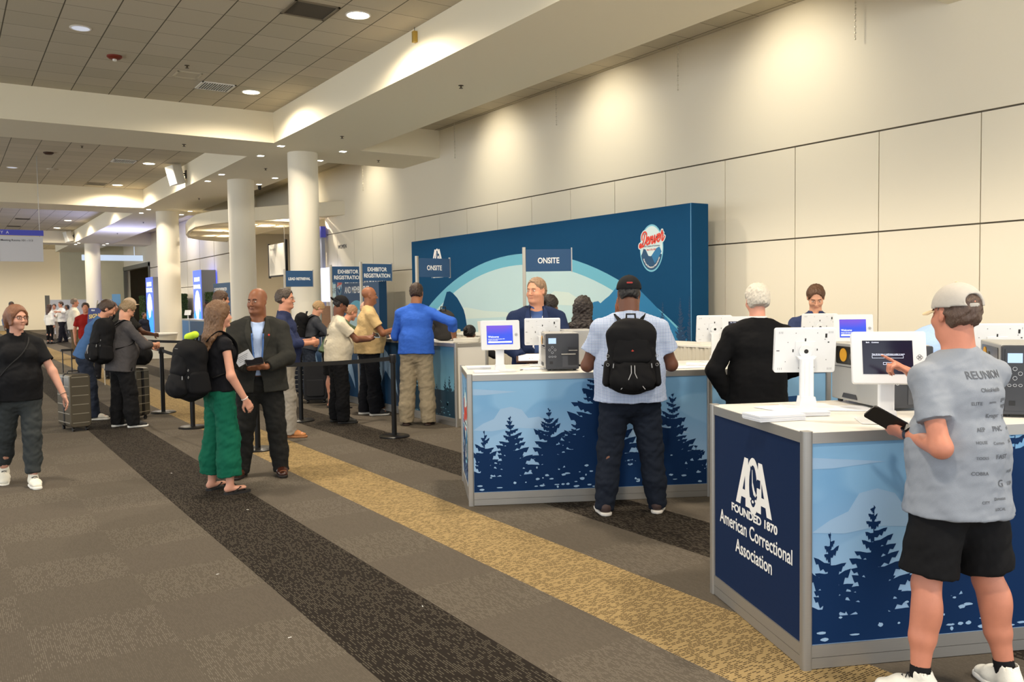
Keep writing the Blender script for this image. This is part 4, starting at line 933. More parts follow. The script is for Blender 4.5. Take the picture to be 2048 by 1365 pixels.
def event_logo(parent, M, s):
    """s = height of the oval"""
    b = MB(); n = 40; rx, ry = s*.36, s*.5
    def ov(a, z, mi, f=None):
        b.add([M @ Vector((a*rx*math.cos(2*PI*k/n), a*ry*math.sin(2*PI*k/n), z)) for k in range(n)], [tuple(range(n))], mi)
    ov(1., .001, 3); ov(.93, .0015, 2)
    low = [(.93*rx*math.cos(t), .93*ry*math.sin(t)) for t in np.linspace(PI*1.10, PI*1.90, 20)]
    b.add([M @ Vector((x, y, .002)) for x, y in low+[(rx*.75, -.13*s), (rx*.5, -.22*s), (rx*.1, -.14*s), (-.05*rx, -.17*s), (-rx*.25, -.16*s), (-rx*.5, -.02*s), (-rx*.68, .0*s), (-rx*.8, -.1*s)]], [tuple(range(28))], 4)
    b.add([M @ Vector((x, y, .0022)) for x, y in ((rx*.30, -.33*s), (rx*.86, -.09*s), (rx*.72, .0), (rx*.66, .02*s), (rx*.42, -.01*s), (rx*.0, -.16*s))], [tuple(range(6))], 5)
    k = s*.235; Pt = [smooth_path([((x-1.5)*k*.88+y*k*.14, (y-.55)*k*1.05+.17*s+x*k*.10) for x, y in st]) for st in SCRIPT]
    for P_ in Pt: ribbon(b, P_, s*.042, .003, M, 2)
    for P_ in Pt: ribbon(b, P_, s*.019, .0036, M, 6)
    b.obj('emblem', [m_bd, m_bd, m_pale, m_ring, m_dk, m_mid, m_red], parent)
    textmesh('155th Congress of Correction', .052*s, m_dk, 'lettering', parent, M @ Matrix.Translation((0, .03*s, .0045)), shear=.2, sx=.8)
    textmesh('Aug. 21-26, 2025', .048*s, m_red, 'lettering', parent, M @ Matrix.Translation((0, -.045*s, .0045)), sx=.85, bold=.0006)
    tx = 'American Correctional Association'; b = None
    for i, ch in enumerate(tx):
        if ch == ' ': continue
        t = PI*1.19+(PI*.64)*i/(len(tx)-1); x, y = .82*rx*math.cos(t), .84*ry*math.sin(t); an = math.atan2(.84*ry*math.cos(t), -.82*rx*math.sin(t)); MM = M @ Matrix.Translation((x, y, .0045)) @ Matrix.Rotation(an, 4, 'Z')
        o = textmesh(ch, .055*s, m_txt, 'letter', None, MM, bold=.0012*s)
        if b is None: b = bmesh.new()
        b.from_mesh(o.data); bpy.data.objects.remove(o)
    me = bpy.data.meshes.new('lettering'); b.to_mesh(me); b.free(); me.materials.append(m_txt); o = bpy.data.objects.new('lettering', me); COL.objects.link(o); o.parent = parent
p = C1['s0']; p.data.materials[0] = m_sky
event_logo(p, panelM((.0155, .5, .56), (0, -1, 0)), .62)
b = MB(); b.add([(.0157, .045, .106), (.0157, .955, .106), (.0157, .955, .30), (.0157, .045, .22)], [(0, 1, 2, 3)][::-1]); 
rnd = random.Random(8); b2 = MB()
for x, z, w_ in ((.2, .62, .3), (.45, .98, .3), (.75, .9, .35)): tree_print(b2, x, .106, z, w_, rnd, (.05, .95, .106, .98))
b2.v = [(.0155+v[1]*1., v[0], v[2]) for v in b2.v]; b2.obj('tree_print', m_tree, p)
# ================================================================ BACKDROP
BD = thing('backdrop_wall', 'large blue printed backdrop wall with arch, mountains and Denver badge', 'backdrop', (8.75, 8.65, 0))
LB = 8.62; HB = 2.93
MB().box(0, 0, 0, .33, LB, HB).obj('fabric_panel', m_bd, BD, bevel=.008)
MB().box(-.0006, .012, 0, .0, .024, HB).obj('seam', mat('seam_light', (96, 150, 186), .6), BD)
def disc(r, zc, yc, lo, n=60):
    P_ = [(yc+r*math.sin(a), zc+r*math.cos(a)) for a in np.linspace(-1.1, 1.1, n)]; P_ = [(y, z) for y, z in P_ if 8.70 < y < 17.22 and z > .3]
    y0, y1 = P_[0][0], P_[-1][0]; return [(y0, .02)]+P_+[(y1, .02)]
def art(name, pts, x, m):
    b = MB(); b.add([(x, y-8.65, z) for y, z in pts], [tuple(range(len(pts)))]); return b.obj(name, m, BD)
m_arch = mat('arch_teal', (104, 178, 202), .65); m_mist = mat('mist_print', (186, 214, 218), .65, var=.03, vscale=2)
art('arch_print', disc(7.10, -4.66, 12.95, 0)[::-1], -.0008, m_arch)
inner = disc(6.74, -4.5, 12.92, 0); inner = [(y, z) for y, z in inner if 9.9 < y < 16.4]; inner = [(9.95, .02)]+[q for q in inner if q[1] > .1]+[(16.35, .02)]
art('mist_print', inner[::-1], -.0014, m_mist)
art('cloud_print', [(15.3, 1.42), (14.9, 1.47), (14.2, 1.40), (13.4, 1.38), (13.2, 1.30), (15.3, 1.22)], -.0017, mat('mist_cloud', (206, 222, 216), .65))
art('cloud_print', [(12.2, 1.62), (11.9, 1.75), (11.5, 1.72), (11.2, 1.60), (11.4, 1.5), (12.1, 1.52)], -.0017, mat('mist_cloud', (206, 222, 216), .65))
art('mountain_print', [(17.2, .02), (17.2, .9), (16.6, 1.0), (16.27, 1.2), (15.92, 1.43), (15.69, 1.79), (15.55, 1.80), (15.43, 1.76), (15.25, 1.66), (15.11, 1.53), (15.0, 1.42), (14.94, 1.30), (14.87, 1.05), (14.7, .9), (14.6, .02)], -.0020, m_bd)
art('mountain_print', [(12.4, .02), (12.2, .8), (11.4, 1.1), (11.0, 1.42), (10.84, 1.556), (10.72, 1.57), (10.665, 1.534), (10.55, 1.60), (10.446, 1.651), (10.3, 1.76), (10.186, 1.87), (9.95, 1.88), (9.489, 1.56), (9.0, 1.20), (8.72, 1.0), (8.72, .02)], -.0020, mat('mountain_bright', (26, 116, 166), .65))
b = MB(); rnd = random.Random(12)
for y, z, w_ in ((8.88, 1.60, .42), (9.24, 1.55, .36), (8.70, 1.62, .25), (9.6, 1.2, .4)): tree_print(b, y-8.65, .05, z, w_, rnd, (.03, 1.6, .02, 2))
b.v = [(-.0026+(v[1]+.0006), v[0], v[2]) for v in b.v]; b.obj('tree_print', mat('tree_faint', (22, 62, 98), .65), BD)
event_logo(BD, panelM((-.0012, .82, 2.345), (0, -1, 0)), .70)
MA = panelM((-.0012, 7.43, 2.42), (0, -1, 0)); b0 = MB()
aca(BD, MA, 1.05, kt=1.25)
# ================================================================ SMALLER BACKDROPS BEHIND
def banner(name, label, X, Y0, Y1, z0, z1, lines, depth=.2, base=m_base, th=.3):
    t = thing(name, label, 'banner', (X, Y0, 0)); L = Y1-Y0
    MB().box(0, 0, z0, depth, L, z1).obj('fabric_panel', base, t)
    n = 30; g = MB(); g.add([(-.001, L*.5+L*.42*math.cos(PI*i/n), z0+(z1-z0)*.06+(z1-z0)*.62*math.sin(PI*i/n)) for i in range(n+1)], [tuple(range(n+1))]); g.obj('arch_print', m_arch, t)
    g = MB(); g.add([(-.0016, L*.5+L*.36*math.cos(PI*i/n), z0+(z1-z0)*.06+(z1-z0)*.53*math.sin(PI*i/n)) for i in range(n+1)], [tuple(range(n+1))]); g.obj('mist_print', m_mist, t)
    g = MB(); g.add([(-.0022, y*L, z0+z*(z1-z0)) for y, z in ((.02, .0), (.98, .0), (.98, .25), (.8, .34), (.72, .42), (.6, .2), (.4, .15), (.25, .34), (.12, .3))], [tuple(range(9))]); g.obj('mountain_print', mat('mountain_bright', (26, 116, 166), .65), t)
    for i, (tx, sz, z, y) in enumerate(lines): textmesh(tx, sz, m_txt, 'lettering', t, panelM((-.002, L-y, z), (0, -1, 0)), bold=.004, align='LEFT', sx=.8)
    return t
banner('conference_banner', 'blue conference information and membership banner behind the capped man', 8.5, 18.5, 21.15, 0, 2.42, [('CONFERENCE INFORMATION', .23, 2.08, .60), ('AND MEMBERSHIP', .23, 1.83, .60)])
o = [x for x in COL.objects if x.name.startswith('conference_banner')][0]
event_logo(o, panelM((-.003, 2.38, 2.0), (0, -1, 0)), .42)
banner('information_banner', 'small blue banner partly hidden behind the second column, far left', 8.5, 31.0, 33.3, 0, 2.36, [('CONFERENCE INFORMATION', .16, 2.08, .12), ('AND REGISTRATION', .16, 1.84, .3)])
# ================================================================ KIOSKS
m_scr_w = None
def screenmat():
    m = bpy.data.materials.new('welcome_screen'); m.use_nodes = True; t = NT(m); X, Y, Z_ = t.xyz()
    c = t.mix(t.ramp(t.m('ADD', t.m('MULTIPLY', X, 4.), t.m('MULTIPLY', Z_, -3.)), -.1, .6), lin((96, 60, 190)), lin((20, 70, 226)))
    c = t.mix(t.ramp(Z_, -.06, .06), lin((12, 60, 200)), c); t.put(t.b.inputs['Base Color'], (0., 0., 0.)); t.put(t.b.inputs['Emission Color'], c); t.b.inputs['Emission Strength'].default_value = .9; t.b.inputs['Roughness'].default_value = .15; return m
m_scrW = screenmat(); m_scrD = mat('dark_screen', (20, 22, 44), .18, emit=.12); m_scrT = mat('screen_text', (226, 232, 250), .4, emit=.8)
m_slot = mat('slot_dark', (26, 26, 28), .7)
def kiosk(label, x, y, z, head, mode, tilt=10, zc=.295, w=.315, hh=.238):
    """head = compass direction the screen faces; local -y is the screen side"""
    t = thing('registration_kiosk', label, 'kiosk', (x, y, z), PI-rads(head), 'tablet kiosks on the counters')
    MB().rbox(-.12, -.10, .0, .12, .10, .006, .01).obj('base_plate', m_wplas, t)
    b = MB(); b.rbox(-.034, -.022, .006, .034, .022, zc-.045, .01); b.prism([(-.045, 0), (.045, 0), (.036, .05), (-.036, .05)], -.04, .04, axis=1, M=Matrix.Translation((0, 0, .004)))
    b.prism([(-.034, zc-.05), (.034, zc-.05), (.05, zc-.03), (-.05, zc-.03)], -.03, .012, axis=1)
    for s in (-1, 1): b.box(s*.012-.002, .0222, .06, s*.012+.002, .0232, zc-.06)
    b.obj('pole', m_wplas, t, smooth=True)
    M = Matrix.Translation((0, -.045, zc)) @ Matrix.Rotation(rads(-tilt), 4, 'X')
    b = MB(); b.rbox(-w/2, -.016, -hh/2, w/2, .016, hh/2, .012, axis=1, M=M); e = b.obj('enclosure', m_wplas, t, smooth=True, bevel=.002)
    b = MB(); b.cyl((M @ Vector((0, .014, 0))), (M @ Vector((0, .034, 0))), .034, n=24); b.box(-.05, .016, -.05, .05, .021, .05, M=M); b.obj('mount', m_wplas, t, smooth=True)
    b = MB(); b.cyl(M @ Vector((-.002, .030, .0)), M @ Vector((-.002, .0348, .0)), .0115, n=16)
    for px, pz, sx, sz in ((0, .058, .0035, .008), (.062, 0, .003, .008), (-.062, .005, .0025, .005), (-.105, .080, .005, .011), (.140, -.0, .008, .002), (-.118, .045, .004, .003)): b.box(px-sx/1, .0162, pz-sz, px+sx, .0172, pz+sz, M=M)
    for px, pz in ((-.1, .06), (.09, .045), (-.11, -.05), (-.05, -.09), (.1, -.06), (.05, .095), (-.06, .095), (.03, -.095)): b.box(px-.0018, .0162, pz-.0018, px+.0018, .0170, pz+.0018, M=M)
    for sx in (-1, 1):
        for sz in (-1, 1):
            for k in range(3): b.box(sx*.128-.010+k*.009, .0162, sz*.098-.006, sx*.128-.0085+k*.009, .0167, sz*.098+.005, M=M)
    b.obj('back_slots', m_slot, t)
    b = MB(); b.box(-.106, -.0172, -.077, .106, -.0162, .077, M=M); MM = M @ Matrix.Translation((0, -.0172, 0)) @ Matrix.Rotation(PI/2, 4, 'X')
    sc = MB().box(-.106, -.0010, -.077, .106, 0, .077).obj('screen', m_scrW if mode == 'welcome' else m_scrD, t); sc.matrix_basis = M @ Matrix.Translation((-.006, -.0163, 0))
    L = lambda *a, **k: textmesh(*a, parent=sc, **k)
    PM = lambda x_, z_: panelM((x_, -.0012, z_), (1, 0, 0))
    if mode == 'welcome':
        L('Welcome', .022, m_scrT, M=PM(-.095, -.022), align='LEFT', extrude=.0001); L('American Correctional Association 2025', .0095, m_scrT, M=PM(-.095, -.036), align='LEFT', extrude=.0001, sx=.85); L('Congress of Correction', .0095, m_scrT, M=PM(-.095, -.046), align='LEFT', extrude=.0001, sx=.85)
        MB().box(-.095, -.0014, -.064, .095, -.0011, -.052).obj('search_bar', m_scrT, sc)
    else:
        L('Back    Continue', .008, m_scrT, M=PM(-.09, .066), align='LEFT', extrude=.0001); L('Enter the last name or confirmation number to search', .0078, m_scrT, M=PM(-.066, .012), align='LEFT', extrude=.0001, sx=.8)
        b = MB()
        for x0, z0, x1, z1 in ((-.066, -.004, .066, -.0032), (-.066, .008, .066, .0088), (-.066, -.004, -.0652, .0088), (.0652, -.004, .066, .0088), (-.02, -.034, .024, -.0332), (-.02, -.024, .024, -.0232), (-.02, -.034, -.0192, -.0232), (.0232, -.034, .024, -.0232)): b.box(x0, -.0014, z0, x1, -.0011, z1)
        b.obj('search_bar', m_scrT, sc); L('Search', .0075, m_scrT, M=PM(.002, -.0315), extrude=.0001)
    b = MB()
    for k in range(4):
        a = k*PI/2; c = Vector((.128+.0062*math.cos(a), 0, .0062*math.sin(a)))
        b.tube([M @ Vector((c.x+.0065*math.cos(q*PI/6), -.0165, c.z+.0065*math.sin(q*PI/6))) for q in range(13)], .0008, 4)
    b.obj('emblem', m_slot, t); return t
def lp(P0, head, s, i, z=1.035):
    a = rads(head); return (P0[0]+s*math.sin(a)-i*math.cos(a)*-1*1 if False else P0[0]+s*math.sin(a)+i*(-math.cos(a)), P0[1]+s*math.cos(a)+i*math.sin(a), z)
a1 = lambda s, i, z=1.035: lp((3.366, 5.742), 117, s, i, z)
an = lambda s, i, z=1.035: lp((3.023, 2.337), 113.9, s, i, z)
def K(lbl, p, head, mode, **k): return kiosk(lbl, p[0], p[1], p[2], head, mode, **k)
K('white kiosk with lit Welcome screen at the left end of the middle counter', a1(.29, .30), 205, 'welcome')
K('white kiosk back, left of the dark label printer, before the blazer man', a1(.72, .80), 32, 'dark')
K('white kiosk back left of the white-haired man', a1(2.28, .78), 32, 'dark')
K('white kiosk with dark screen half hidden by the white-haired man', a1(2.32, .27), 218, 'dark')
K('white kiosk back below the young man in navy', a1(3.28, .80), 38, 'dark')
K('white kiosk with lit Welcome screen beside the young man in navy', a1(3.30, .27), 224, 'welcome')
K('white kiosk back standing on the nearest counter beside paper stacks', an(.445, .80), 38, 'dark')
K('white kiosk whose dark screen the man in grey tee touches', an(.52, .215), 226, 'dark', tilt=14)
K('white kiosk back at the right edge behind the capped man', an(1.57, .80), 50, 'dark')
# ================================================================ BADGE PRINTERS
m_psil = mat('printer_silver', (172, 172, 170), .4, .35); m_pdk = mat('printer_charcoal', (52, 54, 60), .45); m_pgl = mat('printer_window', (28, 26, 22), .12)
def printer(label, p, head, w=.27, d=.50, hh=.315):
    """head = direction the front faces; local -y front, +x = printer's right as seen from the front"""
    t = thing('badge_printer', label, 'printer', p, PI-rads(head), 'badge printers on the counters')
    MB().rbox(-w/2, -d/2+.02, .015, w/2, d/2, hh, .008, axis=1).obj('housing', m_psil, t, bevel=.004)
    MB().rbox(-w/2, -d/2-.006, .012, w/2, -d/2+.035, hh-.004, .01, axis=1).obj('front_cover', m_pdk, t, bevel=.003)
    b = MB(); b.box(.045-.0, -d/2-.012, .045, w/2-.012, -d/2-.004, .19); b.obj('label_slot', mat('slot_panel', (38, 39, 44), .5), t)
    b = MB(); b.cyl((.05, -d/2-.018, .165), (w/2-.015, -d/2-.018, .165), .004, n=10); b.cyl((-.01, -d/2-.02, .135), (w/2-.03, -d/2-.02, .135), .006, n=10); b.obj('tear_bar', m_alu, t)
    MB().box(.0, -d/2-.0085, .03, w/2-.01, -d/2-.0065, .12).obj('lower_door', mat('door_grey', (70, 72, 78), .5, bump=.3, bscale=300), t)
    c = MB().box(-w/2+.012, -d/2-.010, .03, -w/2+.092, -d/2-.005, hh-.02).obj('control_panel', m_pdk, t)
    MB().box(-w/2+.022, -d/2-.0115, hh-.085, -w/2+.084, -d/2-.010, hh-.04).obj('display', mat('lcd', (150, 176, 214), .3, emit=.5), c)
    b = MB(); 
    for k in range(4):
        a = k*PI/2; b.tube([(-w/2+.053+.022*math.cos(a)+.009*math.cos(q*PI/4), -d/2-.0112, hh-.135+.022*math.sin(a)+.009*math.sin(q*PI/4)) for q in range(9)], .0012, 4)
    for k in range(3): b.tube([(-w/2+.030+k*.023+.008*math.cos(q*PI/4), -d/2-.0112, hh-.19+.006*math.sin(q*PI/4)) for q in range(9)], .0012, 4)
    b.obj('buttons', mat('button_outline', (190, 196, 204), .5), c)
    MB().box(-w/2+.03, -d/2-.0112, .055, -w/2+.056, -d/2-.0098, .078).obj('port', m_black, c)
    # left side window with ribbon spool, side door
    s = MB(); s.rbox(-d/2+.075, hh-.115, -.003, d/2-.05, hh-.02, .0, .012, M=Matrix(((0, 0, 1, -w/2), (1, 0, 0, 0), (0, 1, 0, 0), (0, 0, 0, 1)))); wd = s.obj('window', m_pgl, t)
    MB().cyl((-w/2-.006, d/2-.13, hh-.066), (-w/2-.0035, d/2-.13, hh-.066), .036, n=24).obj('ribbon_spool', mat('spool_orange', (206, 150, 22), .5), wd, smooth=True)
    MB().cyl((-w/2-.006, .03, hh-.070), (-w/2-.0035, .03, hh-.070), .022, n=20).obj('spindle', mat('spindle_grey', (92, 86, 78), .4), wd, smooth=True)
    b = MB(); b.box(-w/2-.0015, -d/2+.04, hh-.130, -w/2-.0005, d/2-.005, hh-.127); b.prism([(-.02, .03), (.13, .03), (.115, .055), (-.005, .055)], -w/2-.006, -w/2-.001, axis=0); b.obj('side_grip', m_pdk, t)
    b = MB()
    for sx in (-1, 1):
        for sy in (-1, 1): b.cyl((sx*(w/2-.03), sy*(d/2-.04), 0), (sx*(w/2-.03), sy*(d/2-.04), .02), .014, n=10)
    b.obj('foot', m_black, t); MB().rbox(.02, -d/2+.06, hh, .09, -d/2+.08, hh+.001, .002).obj('sticker', m_paper, t)
    return t
pp = a1(.80, .40); printer('dark charcoal badge printer left of the backpack man', pp, 210, .27, .40, .305)
printer('beige badge printer turned away behind the charcoal printer', a1(1.02, .80), 27, .27, .38, .31)
printer('large silver badge printer with orange spool on the nearest counter', an(.845, .77), 206, .27, .50, .325)
printer('badge printer cut off by the right edge of the photo', an(1.36, .36), 232, .30, .50, .34)
t = thing('cable_coupler', 'metal mechanism plate with black and red knobs behind the touched kiosk', 'mechanism', an(.92, .17), rads(-24))
MB().rbox(-.06, -.01, 0, .06, .01, .17, .01, axis=1).obj('plate', mat('mechanism_metal', (186, 172, 150), .35, .5), t)
MB().cyl((-.005, -.012, .085), (-.005, -.035, .085), .022, n=18).obj('knob', m_black, t, smooth=True); MB().cyl((.03, -.012, .125), (.03, -.03, .125), .010, n=14).obj('red_knob', mat('knob_red', (196, 52, 30), .5), t, smooth=True)
MB().tube([(.02, -.02, .14), (.05, -.03, .16), (.06, -.03, .12)], .004, 6).obj('cable', mat('cable_orange', (210, 80, 40), .5), t, smooth=True)
# ================================================================ PAPERS
def stack(label, p, rz, w, d, hh, n=None, group=None):
    n = n or max(2, int(hh/.003)); rnd = random.Random(int(p[0]*1000)); b = MB()
    for k in range(n):
        dx, dy = rnd.gauss(0, .0012), rnd.gauss(0, .0012); z = hh*k/n; b.box(-w/2+dx, -d/2+dy, z, w/2+dx, d/2+dy, z+hh/n*.86)
    o = b.obj('paper_stack' if hh > .008 else 'paper_sheet', m_paper, loc=p, rotz=rz); return tag(o, label, 'paper', group)
r1, rn = rads(-27), rads(-24)
stack('white leaflet stack nearest the front corner of the nearest counter', an(.07, .42), rn+.1, .24, .16, .028); stack('smaller white leaflet stack right of the larger stack, nearest counter', an(.30, .53), rn-.05, .17, .15, .02)
stack('loose sheet under the kiosk pole on the nearest counter', an(.33, .78), rn+.3, .28, .2, .003, group='loose sheets on the nearest counter'); stack('loose sheet left of the silver printer, nearest counter', an(.58, .68), rn-.3, .28, .2, .003, group='loose sheets on the nearest counter')
stack('leaflet pile at the left end of the middle counter, rear one', a1(.14, .62), r1, .20, .14, .016); stack('leaflet pile at the left end of the middle counter, front one', a1(.17, .22), r1, .20, .15, .014)
stack('sheet of paper beside the charcoal printer, middle counter', a1(.60, .45), r1+.2, .22, .15, .003); stack('white paper stack right of the backpack man', a1(1.62, .62), r1, .22, .15, .03)
stack('loose sheets right of the backpack man, middle counter', a1(1.85, .24), r1+.1, .28, .2, .004); stack('loose sheet at the kiosk foot left of the white-haired man', a1(2.05, .55), r1-.3, .22, .3, .003)
b = MB(); b.rbox(-.02, -.004, 0, .02, .004, .004, .002); tag(b.obj('pen', m_black, loc=a1(1.78, .5), rotz=.2), 'dark pen lying on the middle counter right of the backpack man', 'pen')
b = MB(); b.rbox(-.02, -.004, 0, .02, .004, .004, .002); tag(b.obj('pen', m_black, loc=a1(.47, .34), rotz=.5), 'dark pen lying on papers below the Welcome kiosk, middle counter', 'pen')
b = MB(); b.tube([a1(1.10, .40, 1.04), a1(1.2, .46, 1.05), a1(1.32, .36, 1.045), a1(1.5, .45, 1.04)], .004, 6); tag(b.obj('cable', mat('cable_red', (150, 60, 40), .6)), 'thin reddish cable on the middle counter by the backpack man', 'cable')
# ================================================================ SKIRTED TABLES, THINGS ON THEM
m_skirt = mat('table_skirt', (214, 208, 192), .8); m_clothw = mat('table_cloth_white', (238, 236, 228), .7)
def skirted(label, x0, y0, x1, y1, z):
    t = thing('skirted_table', label, 'table', (x0, y0, 0)); W, L = x1-x0, y1-y0; MB().rbox(-.01, -.01, z-.02, W+.01, L+.01, z, .02).obj('table_cloth', m_clothw, t)
    P_ = []; per = [((0, 0), (0, L)), ((0, L), (W, L)), ((W, L), (W, 0)), ((W, 0), (0, 0))]; b = MB(); ring = []
    for (a, c) in per:
        n = int(math.dist(a, c)/.02); nx, ny = (c[1]-a[1])/math.dist(a, c), -(c[0]-a[0])/math.dist(a, c)
        for k in range(n): u = k/n; o_ = .009*math.sin(k*1.9)+.006*math.sin(k*.7); ring.append((a[0]+(c[0]-a[0])*u-nx*o_, a[1]+(c[1]-a[1])*u-ny*o_, o_))
    n = len(ring); vs = []
    for z_, f_ in ((z-.02, .3), (z*.5, 1.), (0.01, 1.3)): vs += [(x, y, z_) for x, y, o_ in ring]
    b.add(vs, [(r*n+i, r*n+(i+1) % n, (r+1)*n+(i+1) % n, (r+1)*n+i) for r in (0, 1) for i in range(n)]); b.obj('skirt', m_skirt, t, smooth=True); return t
skirted('white skirted table before the right part of the blue backdrop', 7.4, 7.02, 8.05, 8.85, 1.04)
skirted('white skirted table beside the seated dark-haired person, before the backdrop', 7.6, 11.0, 8.25, 14.2, 1.02)
def bx(name, label, cat, x, y, z, w, d, hh, m, rz=0., taper=.0):
    b = MB(); b.prism([(-w/2, 0), (w/2, 0), (w/2+taper, hh), (-w/2-taper, hh)], -d/2, d/2, axis=1); return tag(b.obj(name, m, loc=(x, y, z), rotz=rz, bevel=.003), label, cat)
bx('waste_bin', 'white tapered bin on the table left of the dark card rack', 'bin', 7.85, 12.75, 1.02, .20, .20, .22, m_white, -.6, .02)
t = thing('card_rack', 'black card rack standing between white bin and blazer man', 'rack', (7.85, 12.02, 1.02), -.9); MB().box(-.09, -.05, 0, .09, .05, .02).obj('base', m_black, t); b = MB()
for k in range(5): b.box(-.085, -.045+k*.018, .02, .085, -.040+k*.018, .10+.035*k)
b.obj('pockets', m_black, t); MB().box(-.07, -.038, .10, .07, -.036, .24).obj('card', mat('card_grey', (120, 122, 120), .6), t)
bx('box', 'white box on the skirted table left of a kiosk back', 'box', 7.72, 7.35, 1.04, .26, .18, .14, m_white, -.5)
bx('box', 'low beige box on the far skirted table behind the grey backpack', 'box', 7.75, 13.8, 1.02, .35, .2, .06, mat('box_beige', (206, 198, 160), .7), -.3)
b = MB(); b.rbox(-.17, -.12, 0, .17, .12, .055, .02); tag(b.obj('desk_printer', mat('desk_printer', (196, 192, 180), .5), loc=(5.66, 9.64, 1.07), rotz=-.6, bevel=.008), 'low grey desk printer on the far counter behind the blue-shirt man hand', 'printer')
# low staff desk edge piece: tablet on stand at far counter
def small_tablet(label, x, y, z, head, sm, w=.26, hh=.2, tilt=20):
    t = thing('tablet_stand', label, 'tablet', (x, y, z), PI-rads(head)); MB().rbox(-.08, -.06, 0, .08, .06, .006, .01).obj('base_plate', m_wplas, t); M = Matrix.Translation((0, 0, .24)) @ Matrix.Rotation(rads(-tilt), 4, 'X')
    MB().cyl((0, 0, 0), (0, .01, .24), .016).obj('pole', m_wplas, t, smooth=True); MB().rbox(-w/2, -.01, -hh/2, w/2, .01, hh/2, .01, axis=1, M=M).obj('enclosure', m_wplas, t); MB().box(-w*.33, -.012, -hh*.36, w*.33, -.0105, hh*.36, M=M).obj('screen', sm, t); return t
small_tablet('white tablet on stand with dark screen between the cap man and the tan polo', 5.62, 12.75, 1.07, 215, m_scrD); small_tablet('thin white tablet seen edge-on above the grey backpack', 5.75, 10.55, 1.07, 275, m_scrD, tilt=35)
# ================================================================ HANGING / POLE SIGNS
def pole_sign(label, x, y, z, w, hh, lines, size, rz=0., rev=False, base=0.):
    t = thing('pole_sign', label, 'sign', (x, y, base), rz, 'slate blue signs on poles over the counters'); z -= base
    b = MB(); b.rbox(-.022, -.022, .012, .022, .022, z+.03, .008); b.obj('pole', mat('sign_pole', (176, 170, 158), .4, .5), t, smooth=True); MB().lathe([(.16, 0), (.16, .008), (.03, .012)], n=28).obj('base_plate', m_alu, t, smooth=True)
    MB().box(.022, -.012, z-hh, .022+w, .012, z).obj('sign_board', m_signb, t); MB().box(.022+w, -.016, z-hh-.01, .036+w, .016, z+.02).obj('edge_strip', m_alu, t)
    for i, s in enumerate(lines): textmesh(s, size, m_txt, 'lettering', t, panelM((.022+w/2, -.0125, z-hh/2-size*.36+(len(lines)-1)*size*.56-i*size*1.12), (1, 0, 0)), bold=.0022, sx=.8)
    return t
pole_sign('dark blue ONSITE sign on a pole, centred before the backdrop arch', 6.39, 9.36, 2.27, .60, .29, ['ONSITE'], .105, rads(-31))
pole_sign('blue ONSITE sign above the man in blue shirt, covering the backdrop emblem', 6.05, 11.77, 2.27, .60, .29, ['ONSITE'], .105, rads(8))
pole_sign('blue EXHIBITOR REGISTRATION sign above the tan polo man', 6.12, 14.05, 2.28, .60, .30, ['EXHIBITOR', 'REGISTRATION'], .098, rads(6))
pole_sign('blue EXHIBITOR REGISTRATION sign beside the nearest column', 6.06, 15.3, 2.28, .60, .30, ['EXHIBITOR', 'REGISTRATION'], .098, rads(-9))
pole_sign('blue LEAD RETRIEVAL sign in front of the nearest column', 5.85, 17.3, 2.27, .55, .33, ['LEAD RETRIEVAL'], .075, rads(-9))
# big hanging hall sign, far left
t = thing('hanging_sign', 'hanging white sign reading Meeting Rooms 101 - 113 under a purple bar', 'sign', (1.2, 25, 2.7), 0)
MB().box(-.6, 0, .05, .965, .05, .68).obj('sign_board', mat('sign_white', (226, 226, 232), .6), t); MB().box(-1.2, -.01, .71, .985, .06, .845).obj('header_bar', mat('sign_purple', (58, 62, 150), .5, emit=.25), t)
MB().box(-.02, -.004, .05, .0, .0, .68).obj('edge_strip', m_black, t)
b = MB(); 
for x in (-.4, .9): b.cyl((x, .025, .68), (x, .025, 2.74), .008)
b.obj('hanger', m_alu, t); textmesh('Meeting Rooms 101 - 113', .068, mat('sign_text', (70, 70, 76), .6), 'lettering', t, panelM((.03, -.004, .56), (1, 0, 0)), align='LEFT', bold=.0008)
textmesh('LOBBY A', .10, m_txt, 'lettering', t, panelM((.22, -.0105, .742), (1, 0, 0)), align='RIGHT', spacing=1.3)
# framed notice boards and restroom signs in the alcove
t = thing('hanging_sign', 'pale framed hanging sign with black posts between two columns', 'sign', (9.0, 26.5, 2.45)); MB().box(0, 0, .04, .05, 1.62, 1.06).obj('sign_board', mat('sign_pale', (222, 218, 206), .6), t)
b = MB(); b.box(-.01, -.06, -.03, .06, 0, 1.15); b.box(-.01, 1.62, -.03, .06, 1.68, 1.1); b.box(0, 0, 0, .05, 1.62, .05); b.obj('frame', m_blackm, t); MB().cyl((.02, .1, 1.06), (.02, .1, 1.99), .01).obj('hanger', m_alu, t); textmesh('Restrooms', .13, mat('sign_text', (70, 70, 76), .6), 'lettering', t, panelM((-.001, 1.5, .86), (0, -1, 0)), align='LEFT')
t = thing('restroom_sign', 'tall grey post sign with purple header right of the nearest column', 'sign', (9.25, 24.0, 0)); MB().box(0, 0, 0, .1, .22, 3.5).obj('post', mat('sign_grey', (150, 156, 176), .5), t); MB().box(-.03, -.02, 3.5, .12, .95, 3.82).obj('header_bar', mat('sign_purple', (58, 62, 150), .5, emit=.25), t); MB().box(-.05, .25, 1.9+.45, 0, .45, 2.72).obj('speaker_box', m_black, t); MB().cyl((0, -.5, 2.55), (0, .1, 2.55), .012).obj('bracket', m_alu, t)
